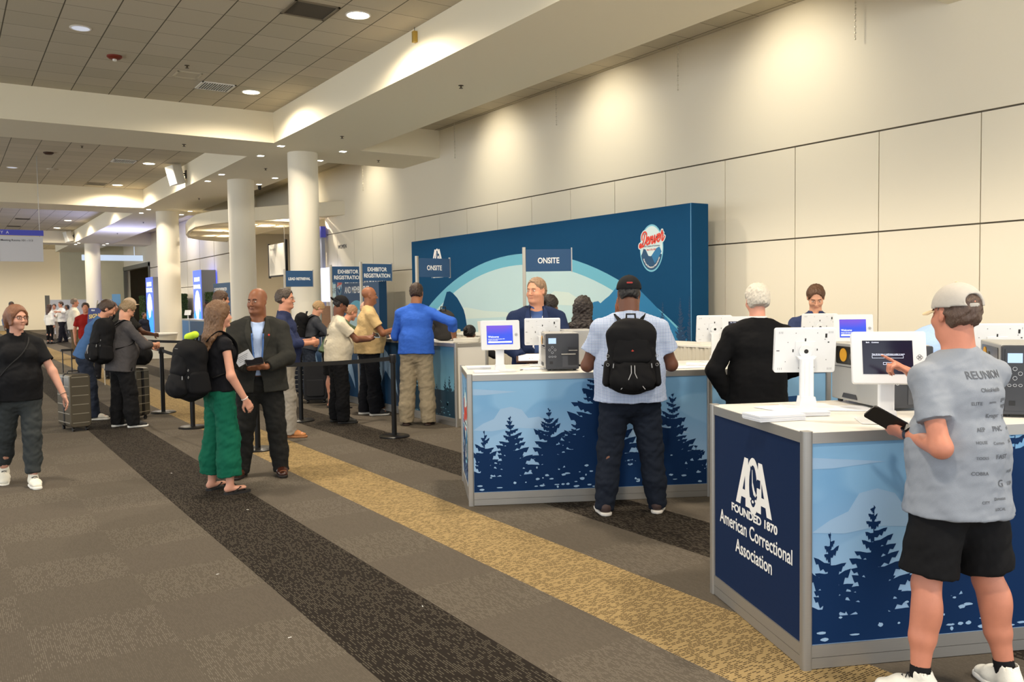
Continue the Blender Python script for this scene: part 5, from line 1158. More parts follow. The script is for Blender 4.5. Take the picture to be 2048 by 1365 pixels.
o = textmesh('WOMEN', .16, mat('sign_text', (70, 70, 76), .6), 'wall_lettering', None, panelM((WX-.003, 22.95, 3.12), (0, -1, 0)), extrude=.003); tag(o, 'dark WOMEN lettering on the wall beside the grey post sign', 'lettering')
t = thing('gift_shop_sign', 'white GIFT SHOP sign with grey letters beside the conference banner', 'sign', (8.9, 21.9, 0)); MB().box(0, 0, 0, .05, .62, 2.40).obj('sign_board', m_mist, t)
for i, s in enumerate(('GIFT', 'SHOP')): textmesh(s, .20, mat('sign_text', (70, 70, 76), .6), 'lettering', t, panelM((-.002, .57, 1.85-.24*i), (0, -1, 0)), align='LEFT', spacing=1.15)
MB().box(-.003, .2, 2.1, -.001, .42, 2.3).obj('emblem', m_mid, t); MB().prism([(0, .9), (.62, 1.2), (.62, 1.42), (0, 1.15)], -.003, -.001, axis=0).obj('stripe', m_mid, t)
t = thing('wall_screen', 'bright wall screen above wood counter seen beside the nearest column', 'screen', (9.2, 23.0, 0)); MB().box(0, 0, 1.62, .06, 1.1, 2.6).obj('screen', mat('screen_white', (216, 220, 250), .4, emit=.8), t); MB().box(-.1, 0, 0, .1, 1.1, 1.5).obj('wood_panel', mat('wood_brown', (128, 88, 52), .6, var=.2, vscale=6, stretch=(1, 1, 8)), t)
# glowing light columns and hedges along the far wall
def monolith(label, x, y, z1, w):
    t = thing('light_column', label, 'banner', (x, y, 0)); m = mat('lightbox_blue', (70, 92, 226), .4, emit=1.1); MB().box(0, 0, 0, .6, w, z1).obj('light_box', m, t); MB().box(.02, -.03, 0, .6, 0, z1).obj('side_frame', mat('lightbox_frame', (150, 152, 160), .5), t)
    n = 24; g = MB(); g.add([(-.003, w*.5+w*.36*math.cos(2*PI*i/n), 1.45+.72*math.sin(2*PI*i/n)*(1 if i < n/2 else .9)) for i in range(n)], [tuple(range(n))]); g.obj('arch_print', mat('lightbox_white', (236, 242, 255), .4, emit=1.), t)
    g = MB(); g.add([(-.005, 0, .1), (-.005, w, .1), (-.005, w, 1.2), (-.005, w*.8, 1.35), (-.005, w*.6, .9), (-.005, w*.4, 1.0), (-.005, w*.25, 1.5), (-.005, 0, .9)], [tuple(range(8))]); g.obj('mountain_print', mat('lightbox_azure', (40, 130, 240), .4, emit=.9), t)
    for i, (s, z) in enumerate((('EXHIBITS', z1-.45), ('EXPO HALL', z1-.75))): textmesh(s, w*.17, mat('lightbox_white', (236, 242, 255), .4, emit=1.), 'lettering', t, panelM((-.004, w/2, z), (0, -1, 0)), bold=.01)
monolith('glowing blue light column left of the third column', 8.8, 46.2, 3.0, 1.7); monolith('glowing blue light column right of the third column', 8.8, 36.4, 3.0, 1.3)
def hedge(label, y, w, z1=2.08):
    t = thing('hedge_panel', label, 'hedge', (8.9, y, 0), group=None); rnd = random.Random(int(y)); b = MB(); n = 2600
    for k in range(n):
        fx = rnd.random(); side = rnd.choice((0, 0, 0, 1)); p = Vector((-.01, rnd.uniform(0, w), rnd.uniform(.3, z1))) if side == 0 else Vector((rnd.uniform(0, .3), -.01, rnd.uniform(.3, z1)))
        a = Vector((rnd.gauss(0, 1), rnd.gauss(0, 1), rnd.gauss(0, 1))).normalized()*.035; c = Vector((rnd.gauss(0, 1), rnd.gauss(0, 1), rnd.gauss(0, 1))).normalized()*.02; b.add([p-a, p+c, p+a, p-c], [(0, 1, 2, 3)])
    b.obj('leaves', mat('hedge_leaf', (58, 84, 34), .7, var=.4, vscale=9), t); MB().rbox(0, 0, .3, .28, w, z1, .05).obj('core', mat('hedge_core', (34, 52, 22), .9), t); MB().box(.02, .05, 0, .26, w-.05, .3).obj('planter', m_black, t)
hedge('green hedge panel just right of the third column', 40.5, 1.8); hedge('green hedge panel left of the left light column', 48.1+1.0, 1.3); hedge('green hedge panel right of the right light column', 34.6, 1.6)
t = counter('far_counter', 'small far counter with arch print right of the third column', (7.55, 35.1), 180, 4.4, .6, 1.04, [1.9])['t']
for a_, b_ in ((.05, 1.85), (2.0, 4.3)):
    n = 20; cx = (a_+b_)/2; g = MB(); g.add([(cx+.7*math.cos(PI*i/n), .0145, .11+.7*math.sin(PI*i/n)) for i in range(n+1)], [tuple(range(n+1))]); g.obj('arch_print', m_cloud, t); g = MB(); g.add([(a_, .0140, .106), (b_, .0140, .106), (b_, .0140, .98), (a_, .0140, .98)], [(0, 1, 2, 3)]); g.obj('print', m_base if a_ > 1 else mat('mid_print', (60, 110, 160), .5), t)
small_tablet('tiny white tablet on the far counter beside the third column', 7.75, 34.2, 1.04, 225, m_wplas)
b = MB(); b.box(6.35, 52, 4.07, 9.44, 52.15, 4.38); b.box(7, 52.05, 4.38, 7.03, 52.08, ZC); b.box(9, 52.05, 4.38, 9.03, 52.08, ZC); tag(b.obj('suspended_light_bar', mat('light_bar', (190, 206, 226), .4, emit=.55)), 'pale blue glowing bar across the far hall between columns', 'light')
for i, (x, y, w_, z1, lb) in enumerate(((6.6, 55.0, 3.2, 1.95, 'white partition with dark door edge behind the far column'), )):
    t = thing('partition', lb, 'partition', (x, y, 0)); MB().box(-w_/2, 0, 0, w_/2, .1, z1).obj('panel', mat('partition_white', (228, 230, 236), .6), t); MB().box(-w_/2-.25, -.02, 0, -w_/2-.02, .1, 2.2).obj('post', mat('grey_door_frame', (120, 118, 108), .6), t); MB().box(w_/2, 0, 0, w_/2+.4, .1, z1).obj('dark_end', mat('partition_dark', (80, 80, 70), .7), t)
# ================================================================ STANCHIONS AND BELTS
def stanchion(label, x, y, zh=.985):
    t = thing('queue_post', label, 'stanchion', (x, y, 0), 0, 'black queue barrier posts'); MB().lathe([(.18, 0), (.18, .012), (.165, .022), (.035, .026)], n=36).obj('base', m_blackm, t, smooth=True)
    MB().cyl((0, 0, .02), (0, 0, zh-.09), .030, n=20).obj('post', m_blackm, t, smooth=True); MB().lathe([(.036, zh-.10), (.040, zh-.09), (.040, zh-.005), (.034, zh)], n=24).obj('belt_head', m_black, t, smooth=True); return t
stanchion('queue post nearest the counters, beside the man in khaki trousers', 4.417, 9.261); stanchion('queue post behind the suited man legs', 2.823, 9.39); stanchion('queue post behind the green trousers, only its base showing', 2.647, 11.60); stanchion('queue post standing alone left of the woman with backpack', 2.664, 13.50); stanchion('queue post on the far row, left end', 2.95, 17.9); stanchion('queue post on the far row, right end', 4.3, 15.4)
def belt(label, a, b_, z=.935):
    a, b_ = Vector((*a, 0)), Vector((*b_, 0)); d = (b_-a).normalized(); n = Vector((-d.y, d.x, 0))*.0015; a += d*.04; b_ -= d*.04; m = MB(); vs = []
    for k in range(9):
        u = k/8; p = a+(b_-a)*u; s = -.02*4*u*(1-u)
        for q in (n, -n):
            for z_ in (z-.024, z+.024): vs.append((p.x+q.x, p.y+q.y, z_+s))
    fs = []
    for k in range(8): o_ = 4*k; fs += [(o_, o_+4, o_+5, o_+1), (o_+2, o_+3, o_+7, o_+6), (o_+1, o_+5, o_+7, o_+3), (o_, o_+2, o_+6, o_+4)]
    fs += [(0, 1, 3, 2), (32, 34, 35, 33)]; m.add(vs, fs); tag(m.obj('queue_belt', m_strap), label, 'belt', 'black retractable queue belts')
belt('black queue belt passing before the cap man and tan polo man', (4.417, 9.261), (2.823, 9.39)); belt('black queue belt running back from the suited man', (2.823, 9.39), (2.647, 11.60)); belt('black queue belt behind the woman with green trousers', (2.647, 11.6), (2.664, 13.5)); belt('black queue belt from the lone post toward the far row', (2.664, 13.5), (2.95, 17.9)); belt('black far belt before the third column', (2.95, 17.9), (4.3, 15.4)); belt('black queue belt leading toward the far right post', (4.3, 15.4), (4.0, 11.3)); stanchion('queue post hidden behind the cap man', 4.0, 11.3)
# ================================================================ LUGGAGE
def suitcase(label, x, y, rz, w, d, hh, c, ribs=6, handle=.0, soft=False, tilt=0.):
    t = thing('suitcase', label, 'suitcase', (x, y, 0), rz); m = mat('case_%d_%d_%d' % c, c, .28 if not soft else .8, .35 if not soft else 0, bump=0 if not soft else .3, bscale=200)
    z0 = .055
    b = MB(); b.rbox(-w/2, -d/2, z0, w/2, -.022, hh, .05, axis=1, n=6); sh = b.obj('shell', m, t, smooth=True, bevel=.012); b = MB(); b.rbox(-w/2, .022, z0, w/2, d/2, hh, .05, axis=1, n=6); b.obj('shell', m, t, smooth=True, bevel=.012)
    b = MB(); b.rbox(-w/2-.003, -.021, z0-.003, w/2+.003, .021, hh+.003, .05, axis=1, n=6); b.obj('zip_band', m_black, t, smooth=True)
    b = MB()
    for k in range(ribs):
        z = z0+.06+(hh-z0-.1)*k/(ribs-1 if ribs > 1 else 1)
        if not soft:
            for sy in (-1, 1): b.box(-w/2+.03, sy*(d/2)-.004, z-.005, w/2-.03, sy*(d/2)+.004, z+.005)
            for sx in (-1, 1): b.box(sx*w/2-.004, -d/2+.02, z-.005, sx*w/2+.004, d/2-.02, z+.005)
    if not soft: b.obj('ribs', mat('case_rib', (176, 170, 156), .3, .7), t)
    else: MB().rbox(-w/2+.04, -d/2-.03, .12, w/2-.04, -d/2+.01, hh*.62, .03, axis=1).obj('front_pocket', m, t, bevel=.01)
    for sx in (-1, 1):
        for sy in (-1, 1):
            q = MB(); q.cyl((sx*(w/2-.05)-.012, sy*(d/2-.05), .025), (sx*(w/2-.05)+.012, sy*(d/2-.05), .025), .025, n=14); q.box(sx*(w/2-.05)-.014, sy*(d/2-.05)-.012, .03, sx*(w/2-.05)+.014, sy*(d/2-.05)+.012, z0+.004); q.obj('wheel', m_black, t, smooth=True)
    q = MB(); q.tube([(-.07, 0, hh), (-.06, 0, hh+.03), (.06, 0, hh+.03), (.07, 0, hh)], .009, 8); q.obj('top_handle', m_black, t, smooth=True)
    if handle:
        q = MB()
        for sx in (-1, 1): q.cyl((sx*.055, d/2-.03, hh), (sx*.055, d/2-.03, hh+handle), .007)
        q.rbox(-.075, d/2-.045, hh+handle, .075, d/2-.015, hh+handle+.03, .01, axis=1); q.obj('trolley_handle', m_black, t)
    return t
suitcase('large bronze hard-shell suitcase between the walking woman and the backpack woman', 1.36, 12.42, rads(12), .26, .46, .74, (92, 86, 74), 6, .28)
suitcase('large bronze hard-shell suitcase behind the backpack woman, duffel on top', 2.14, 13.05, rads(-52), .46, .26, .73, (88, 84, 74), 6)
suitcase('tall dark slatted suitcase by the counter left of the carry-on', 5.10, 14.55, rads(-20), .30, .24, .72, (34, 38, 50), 8); suitcase('black soft carry-on suitcase with zip pocket right of the slatted suitcase', 4.93, 13.2, rads(-25), .36, .26, .62, (24, 25, 30), 1, soft=True)
f = Field((-.4, -.25, -.2), (.4, .25, .2), .009); f.cap((-.22, 0, 0), (.22, 0, 0), (.13, .125), (.13, .125), .02, u=(0, 1, 0), flat=2); f.cap((-.2, 0, .02), (.2, 0, .02), (.12, .13), (.12, .13), .04, u=(0, 1, 0))
V, Fc = f.mesh(); t = thing('duffel_bag', 'black duffel bag lying on the rear bronze suitcase', 'bag', (2.18, 13.02, .90), rads(-52)); mesh_obj('bag_body', V, Fc, cloth((22, 22, 24)), t, 1, [(.006, .12, 3, (1, 1, 1))]); q = MB(); q.tube([(.12, -.11, .0), (.12, -.12, .06), (.12, -.05, .135), (.12, .05, .135), (.12, .12, .05)], .01, 8, flat=(.012, .003)); q.obj('strap', mat('strap_grey', (150, 150, 150), .7), t)
# ---- backpacks
def backpack(label, loc, rz, w=.32, d=.20, hh=.48, c=(20, 20, 22), cords=False, patch=False, straps=None, tilt=0., green=False, cat='backpack', rip=None):
    t = thing('backpack', label, cat, loc, rz); t.rotation_euler = (tilt, 0, rz); cl = cloth(c)
    f = Field((-w, -d*1.6, -.05), (w, d, hh+.08), .008); f.cap((0, -.01, .10), (0, .0, hh-.12), (w*.5, d*.48), (w*.44, d*.44), .06); f.ell((0, .0, hh-.12), (w*.43, d*.42, .115), .05); f.ell((0, -.0, .10), (w*.50, d*.47, .10), .04)
    V, Fc = f.mesh(); bb = mesh_obj('main_compartment', V, Fc, cl, t, 1, [(.004, .12, 6, (1, 1, 1))])
    f = Field((-w, -d*1.8, -.05), (w, d, hh), .008); f.cap((0, -d*.44, .085), (0, -d*.40, hh*.34), (w*.40, d*.26), (w*.36, d*.22), .04); f.ell((0, -d*.42, .09), (w*.40, d*.26, .08), .03); V, Fc = f.mesh(); mesh_obj('front_pocket', V, Fc, cl, t, 1, [(.004, .1, 7, (1, 1, 1))])
    f = Field((-w, -d*1.8, -.05), (w, d, hh+.1), .008); f.cap((0, -d*.36, hh*.46), (0, -d*.30, hh*.72), (w*.37, d*.20), (w*.32, d*.18), .04); V, Fc = f.mesh(); mesh_obj('upper_pocket', V, Fc, cl, t, 1, [(.003, .1, 8, (1, 1, 1))])
    for s in (-1, 1):
        f = Field((s*w*.5-.08, -d, 0), (s*w*.5+.08, d, .28), .008); f.cap((s*w*.48, 0, .07), (s*w*.46, 0, .20), (.035, d*.34), (.03, d*.28), .02); V, Fc = f.mesh(); mesh_obj('side_pocket', V, Fc, cl, t, 1)
    q = MB(); q.tube([(-.035, d*.25, hh-.03), (-.03, d*.28, hh+.03), (.03, d*.28, hh+.03), (.035, d*.25, hh-.03)], .008, 8); q.obj('haul_loop', m_strap, t, smooth=True)
    zp = MB(); zm = mat('zip_grey', (150, 150, 150), .4, .6)
    for s in (-1, 1):
        zp.tube([(s*w*.36, -d*.46, hh*.40), (s*w*.37, -d*.47, hh*.34)], .004, 6); zp.tube([(s*w*.30, -d*.60, hh*.22), (s*w*.31, -d*.60, hh*.17)], .004, 6)
        for k in range(2): zp.tube([(s*w*.47+.010*math.cos(a), -d*.34, hh*(.50-.12*k)+.010*math.sin(a)) for a in np.linspace(0, 2*PI, 9)], .0016, 5)
    zp.tube([(-.03, -d*.42, hh*.86), (.03, -d*.42, hh*.86)], .003, 6); zp.obj('zip_pulls', zm, t)
    if cords:
        q = MB()
        for s in (-1, 1): q.tube([(s*.012, -d*.66, hh*.38), (s*.012, -d*.70, hh*.28), (s*.035, -d*.70, hh*.18), (s*.085, -d*.62, hh*.06)], .0028, 6)
        q.obj('piping', mat('reflective_grey', (176, 176, 178), .4), t)
    if patch:
        b = MB(); b.rbox(-.014, -.003, -.012, .014, .0, .012, .004, axis=1, M=Matrix.Translation((0, -d*.50, hh*.57))); b.box(-.009, -.0045, -.002, .009, -.003, .002, M=Matrix.Translation((0, -d*.50, hh*.57))); b.box(-.002, -.0045, -.009, .002, -.003, .009, M=Matrix.Translation((0, -d*.50, hh*.57))); b.f and b.obj('patch', mat('patch_red', (196, 60, 40), .6), t)
    if green:
        f = Field((-.1, -.1, hh-.05), (.12, .1, hh+.12), .007); f.cap((-.03, 0, hh+.02), (.06, .02, hh+.045), .035, .03, .01); V, Fc = f.mesh(); mesh_obj('green_pouch', V, Fc, cloth((190, 220, 60)), t, 1)
    for k, P_ in enumerate(straps or ()):
        q = MB(); q.tube(smooth3(P_), .02, 8, flat=(.026, .006)); q.obj('shoulder_strap', cl, t, smooth=True)
    return t
def smooth3(P, n=5):
    out = []; P = [Vector(p) for p in P]
    for i in range(len(P)-1):
        p0, p1, p2, p3 = P[max(i-1, 0)], P[i], P[i+1], P[min(i+2, len(P)-1)]
        for k in range(n): u = k/n; out.append(.5*((2*p1)+(p2-p0)*u+(2*p0-5*p1+4*p2-p3)*u*u+(3*p1-p0-3*p2+p3)*u**3))
    return out+[P[-1]]
def wear(G, label, w=.32, d=.20, hh=.48, off=.0, drop=.46, back=.12, side=0., **k):
    """backpack on a figure: placed behind the chest, straps over the shoulders, in the figure's frame"""
    T = G['T']; M = Matrix.Translation(T.location) @ Matrix.Rotation(T.rotation_euler[2], 4, 'Z'); nb, up, fw, rt = G['nb'], G['up'], G['fw'], G['rt']; B = G['build']
    org = nb-up*drop-fw*(back+d*.5)*1.0+rt*side; loc = M @ Vector(org); tilt = -math.atan2(up[1], up[2]); rz = T.rotation_euler[2]
    st = []
    R3 = np.stack([rt, fw, up], 1)
    for s in (-1, 1):
        P_ = []
        for i, (x, y, z) in enumerate(((s*.05, -back-.02, -.06), (s*.085, -.075, .0), (s*.095, -.02, .022), (s*.095, .050, -.015), (s*.105, .095*B+.012, -.09), (s*.12, .092*B+.01, -.20), (s*.155*B, .03, -.30), (s*.14*B, -back-.02, -.36))):
            q = nb+R3@A3((x, y, z)); P_.append(tuple(R3.T@(q-org)))
        st.append(P_)
    t = backpack(label, tuple(loc), rz, w, d, hh, straps=st, tilt=tilt, **k); return t
t = backpack('dark grey backpack standing on the far counter beside the blue shirt', (5.64, 10.22, 1.07), rads(150), .30, .19, .43, (58, 56, 54))
# ---- easel with poster
t = thing('poster_easel', 'tall poster on a wooden easel reading SIGN UP with clapper stripes', 'poster', (2.62, 19.3, 0), rads(-48)); t.scale = (.84, .84, .88)
b = MB()
for s in (-1, 1): b.cyl((s*.33, -.25, 0), (s*.05, .05, 1.95), .014)
b.obj('easel_leg', mat('easel_metal', (170, 160, 142), .4, .4), t); MB().cyl((0, .55, 0), (0, .06, 1.9), .012).obj('rear_leg', mat('easel_metal', (170, 160, 142), .4, .4), t)
M = Matrix.Translation((0, -.12, .98)) @ Matrix.Rotation(rads(-9), 4, 'X')
MB().box(-.28, -.012, 0, .28, 0, .80, M=M).obj('poster_board', mat('poster_blue', (36, 50, 116), .5), t); MB().box(-.29, -.02, -.03, .29, .02, 0, M=M).obj('ledge', mat('poster_frame', (176, 120, 78), .5), t)
b = MB()
for k in range(6): b.add([M @ Vector(v) for v in ((-.25+k*.085, -.0135, .27), (-.21+k*.085, -.0135, .27), (-.19+k*.085, -.0135, .33), (-.23+k*.085, -.0135, .33))], [(0, 1, 2, 3)])
for k in range(3): b.add([M @ Vector(v) for v in ((-.25+k*.085, -.0135, .38), (-.21+k*.085, -.0135, .38), (-.19+k*.085, -.0135, .43), (-.23+k*.085, -.0135, .43))], [(0, 1, 2, 3)])
b.obj('clapper_stripes', m_txt, t); MB().box(-.25, -.0135, .03, .25, -.0125, .25, M=M).obj('lower_panel', mat('poster_dark', (40, 38, 40), .6), t)
b = MB(); b.cyl(M @ Vector((.11, -.0125, .43)), M @ Vector((.11, -.014, .43)), .075, n=20); b.obj('gold_disc', mat('poster_gold', (220, 170, 40), .5), t)
textmesh('SIGN UP', .13, mat('poster_yellow', (236, 206, 110), .5), 'lettering', t, M @ panelM((0, -.0135, .58), (1, 0, 0)) @ Matrix.Rotation(.12, 4, 'Z'), bold=.004); textmesh('FILM', .05, m_txt, 'lettering', t, M @ panelM((-.14, -.0135, .73), (1, 0, 0)), bold=.002)
# scraps on the carpet
for i, (x, y) in enumerate(((1.33, 4.0), (2.05, 4.0), (1.92, 6.7), (.9, 3.6), (1.75, 8.6), (1.30, 5.2))):
    b = MB(); b.box(-.009, -.002, 0, .009, .002, .0015); tag(b.obj('paper_scrap', m_txt, loc=(x, y, .0005), rotz=i*1.3), 'tiny white paper scrap on the carpet', 'scrap', 'paper scraps on the carpet')
# ================================================================ PEOPLE
def phone(label, p, d, n, c=(18, 18, 20), s=1.):
    """phone centred at p, long axis d, screen normal n"""
    d = Vector(d).normalized(); n = Vector(n); n = (n-d*n.dot(d)).normalized(); x = d.cross(n); M = Matrix(((x.x, d.x, n.x, p[0]), (x.y, d.y, n.y, p[1]), (x.z, d.z, n.z, p[2]), (0, 0, 0, 1)))
    t = thing('phone', label, 'phone', (0, 0, 0)); t.matrix_world = M; MB().rbox(-.038*s, -.078*s, -.005, .038*s, .078*s, .005, .012).obj('case', mat('phone_%d_%d_%d' % c, c, .35), t, bevel=.0015); MB().rbox(-.034*s, -.073*s, .005, .034*s, .073*s, .0056, .01).obj('screen', mat('phone_glass', (14, 14, 20), .1), t); return t
def W(G, v):
    T = G['T']; return Matrix.Translation(T.location) @ Matrix.Rotation(T.rotation_euler[2], 4, 'Z') @ Vector(v)
def Lc(loc, heading, wp):
    """world point -> figure frame"""
    d = Vector((wp[0]-loc[0], wp[1]-loc[1], wp[2])); return tuple(Matrix.Rotation(heading, 4, 'Z') @ d)
WH = (236, 234, 228)
# ---- man in grey tee at the nearest kiosk
loc, hd = (3.38, 1.87, 0), rads(14)
RW_, LW_ = (3.46, 2.12, 1.275), (3.272, 2.029, 1.049)
G = person('man in beige cap, grey tee and black shorts touching a kiosk screen', loc, hd, 1.655, (192, 126, 102), (84, 64, 52), 'buzz', build=1.12, belly=.045, top=('short', (138, 144, 154), 'tee', 'heather', -.085), bottom=((20, 20, 22), 'cloth', .035, 'short'), shoes=((226, 224, 214), (236, 234, 228), 'laced'), feet=((-.20, .02, 0, -.7), (.17, -.06, 0, .2)), hands=(Lc(loc, hd, LW_), Lc(loc, hd, RW_)), elbows=((-.25, -1, -.35), (.5, -.2, -1)), palms=((.8, .3, .7, -.3, .8, .1), (-.5, .5, -.5, -.62, .42, .50)), curls=(.9, .7), points=(False, True), hyaw=.10, hpitch=-.02, hat=((182, 176, 168), -.1, False, (206, 184, 150)), fat=.6, h=.0065, extras={'watch': 0, 'watchdir': (-.5, -.4, .6), 'socks': (26, 26, 28)})
NEARG = G
p = W(G, G['WR'][0]); phone('black phone in the left hand of the man in grey tee', tuple(p+Vector((-.045, .06, .05))), (-.72, .50, .5), (.3, .5, .7), s=1.05)
# sponsor print on the back of the tee
def shirt_print(G, rows, m):
    top = G['top']; M = Matrix.Translation(G['T'].location) @ Matrix.Rotation(G['T'].rotation_euler[2], 4, 'Z'); me = bpy.data.meshes.new('back_print'); bm = bmesh.new()
    from mathutils.bvhtree import BVHTree
    tree = BVHTree.FromPolygons([v.co.copy() for v in top.data.vertices], [tuple(p.vertices) for p in top.data.polygons])
    nb, up, rt, fw = (Vector(G[k]) for k in ('nb', 'up', 'rt', 'fw'))
    for s, x, z, size in rows:
        o = textmesh(s, size*.86, m, 'x', None, None, bold=size*.01, extrude=0.0); x = x*.85+(.02 if m is mp_ else 0)
        b2 = bmesh.new(); b2.from_mesh(o.data); bmesh.ops.subdivide_edges(b2, edges=[e for e in b2.edges if e.calc_length() > .02], cuts=2)
        for v in b2.verts:
            q = nb+rt*(v.co.x+x)+up*(z+v.co.y)-fw*.5; h_ = tree.ray_cast(q, fw, 1.); v.co = (h_[0]-fw*.0022) if h_[0] else q+fw*.4
        b2.to_mesh(o.data); bm.from_mesh(o.data); bpy.data.objects.remove(o)
    bm.to_mesh(me); bm.free(); me.materials.append(m); r = bpy.data.objects.new('back_print', me); COL.objects.link(r); r.parent = top
mp_ = mat('shirt_print_grey', (84, 88, 96), .8)
shirt_print(G, [('REUNION', 0, -.085, .048), ('OhioHealth', .0, -.135, .026), ('ELITE', -.085, -.185, .022), ('service', .0, -.18, .016), ('giant', .09, -.175, .026), ('eagle', .09, -.20, .026), ('Kroger', .0, -.235, .026), ('The', .085, -.245, .028), ('PNC', .01, -.285, .030), ('AEP', -.08, -.285, .026), ('one', .09, -.285, .024), ('Corners', .0, -.335, .018), ('HOUSE', -.09, -.33, .018), ('NBC', .09, -.335, .022), ('TOOLS', -.09, -.39, .018), ('FAST', .01, -.39, .028), ('COBRA', -.10, -.45, .022), ('G', .01, -.50, .045), ('VISA', .085, -.50, .024), ('Donatos', .0, -.55, .020), ('CITY', -.08, -.56, .018), ('HOME', .08, -.45, .018), ('LOCAL', .0, -.59, .018)], mp_)
# ---- walking woman at the left edge
G = person('woman in black polo and dark trousers walking at the left edge, wearing glasses', (.53, 8.85, 0), rads(178), 1.635, (200, 148, 126), (112, 70, 42), 'bob', build=1.06, belly=.03, fem=1, lean=.03, top=('short', (24, 24, 26), 'polo', 'cloth', -.055), bottom=((52, 56, 57), 'cloth', .022, 'jog'), shoes=((222, 218, 204), (236, 232, 222), 'laced'), feet=((-.07, .17, 0, -.1), (.12, -.25, .04, .1, -.35)), hands=((-.34, .14, .80), (.28, -.1, .80)), elbows=((-.7, -.8, 0), (.6, -.8, 0)), hyaw=-.48, extras={'glasses': 1, 'belt': 0}, h=.008, jaw=.95)
q = MB(); nb, up, rt, fw, ch = G['nb'], G['up'], G['rt'], G['fw'], G['chest']
P_ = [nb-rt*.075+up*.0-fw*.05, nb-rt*.085+up*.012, nb-rt*.075+fw*.10-up*.06, ch+fw*.155-rt*.02, ch+fw*.15+rt*.08-up*.1, G['waist']+rt*.17+fw*.08, G['waist']+rt*.19-fw*.02-up*.05]
q.tube(smooth3(P_), .006, 6); o = q.obj('bag_strap', m_strap, G['T'], smooth=True); t = thing('shoulder_bag', 'small black shoulder bag at the walking woman hip', 'bag', W(G, G['waist']+rt*.22-up*.15), -rads(178)); MB().rbox(-.03, -.10, -.08, .03, .10, .08, .03, axis=0).obj('bag_body', cloth((26, 26, 28)), t, bevel=.01)
q = MB(); d = unit(G['WR'][0]-G['EL'][0]); q.lathe([(.030, -.003), (.033, 0), (.030, .003), (.028, 0)], n=20); M = Vector(d).to_track_quat('Z', 'Y').to_matrix().to_4x4(); M.translation = Vector(G['WR'][0]-d*.02); q.v = [tuple(M @ Vector(v)) for v in q.v]; q.obj('bracelet', mat('bracelet_silver', (200, 190, 180), .3, .8), G['T'], smooth=True)
# ---- woman in green trousers
G = person('woman with long brown hair, sleeveless black top and green trousers', (1.93, 7.47, 0), rads(80), 1.64, (206, 150, 126), (104, 74, 48), 'long', build=1.0, fem=1, top=('cap', (22, 22, 26), 'tight', 'cloth', .005), bottom=((18, 92, 70), 'cloth', .052, 'ankle'), shoes=((18, 18, 20), (26, 24, 24), 'flip'), feet=((-.14, .0, 0, -.15), (.13, .04, 0, .12)), hands=((-.22, .16, .92), (.24, .12, .80)), elbows=((-.5, -.8, -.1), (.5, -.8, -.1)), hyaw=.15, h=.008)
wear(G, 'large black backpack with lime pouch on the woman in green trousers', .36, .28, .48, drop=.52, back=.10, green=True)
q = MB(); d = unit(G['WR'][1]-G['EL'][1]); q.lathe([(.029, -.004), (.032, 0), (.029, .004), (.027, 0)], n=20); M = Vector(d).to_track_quat('Z', 'Y').to_matrix().to_4x4(); M.translation = Vector(G['WR'][1]-d*.02); q.v = [tuple(M @ Vector(v)) for v in q.v]; q.obj('bracelet', mat('bracelet_white', (220, 214, 206), .4), G['T'], smooth=True)
# ---- suited man
G = person('bald man in charcoal suit and blue lanyard holding paper and phone', (2.42, 7.93, 0), rads(200), 1.76, (132, 84, 58), None, 'bald', build=1.20, belly=.035, top=('long', (44, 44, 41), 'jacket', 'cloth', -.075), bottom=((34, 34, 33), 'cloth', .022, 'long'), shoes=((64, 34, 24), (26, 18, 14), 'dress'), feet=((-.17, .02, 0, -.15), (.19, .0, 0, .25)), hands=((-.075, .32, 1.045), (.065, .33, 1.04)), elbows=((-1, -.5, -.2), (1, -.5, -.2)), palms=((.6, -.3, .7, .9, .25, .1), (-.6, -.3, .7, -.9, .25, .0)), curls=(.75, .75), hyaw=.55, hpitch=.03, extras={'lanyard': (48, 88, 148), 'shirt_under': (176, 196, 232), 'belt': 1}, jaw=1.15, fat=1., h=.0075, brow=(30, 22, 18)); lapels(G, (50, 50, 46))
p = W(G, (.02, .40, 1.10)); phone('black phone held by the suited man', tuple(p), (.9, -.1, .12), (0, -.7, .7))
b = MB(); b.box(-.075, -.0006, -.05, .075, .0006, .05); t = thing('paper_sheet', 'folded white paper held by the suited man beside his phone', 'paper', W(G, (.11, .40, 1.135))); t.rotation_euler = (.15, -.5, -rads(200)+PI); b.obj('sheet', m_paper, t); b2 = MB(); 
for k in range(4): b2.box(-.05, -.0012, .02-.014*k, .05-.01*k, -.0008, .023-.014*k)
b2.obj('print_lines', mp_, t)
q = MB(); c = G['chest']+G['fw']*.165+G['rt']*-.10+G['up']*.03; q.lathe([(.009, 0), (.009, .004), (.002, .005)], n=10, ax='y'); q.v = [tuple(A3(v)+c) for v in q.v]; q.obj('lapel_pin', m_red, G['T'])
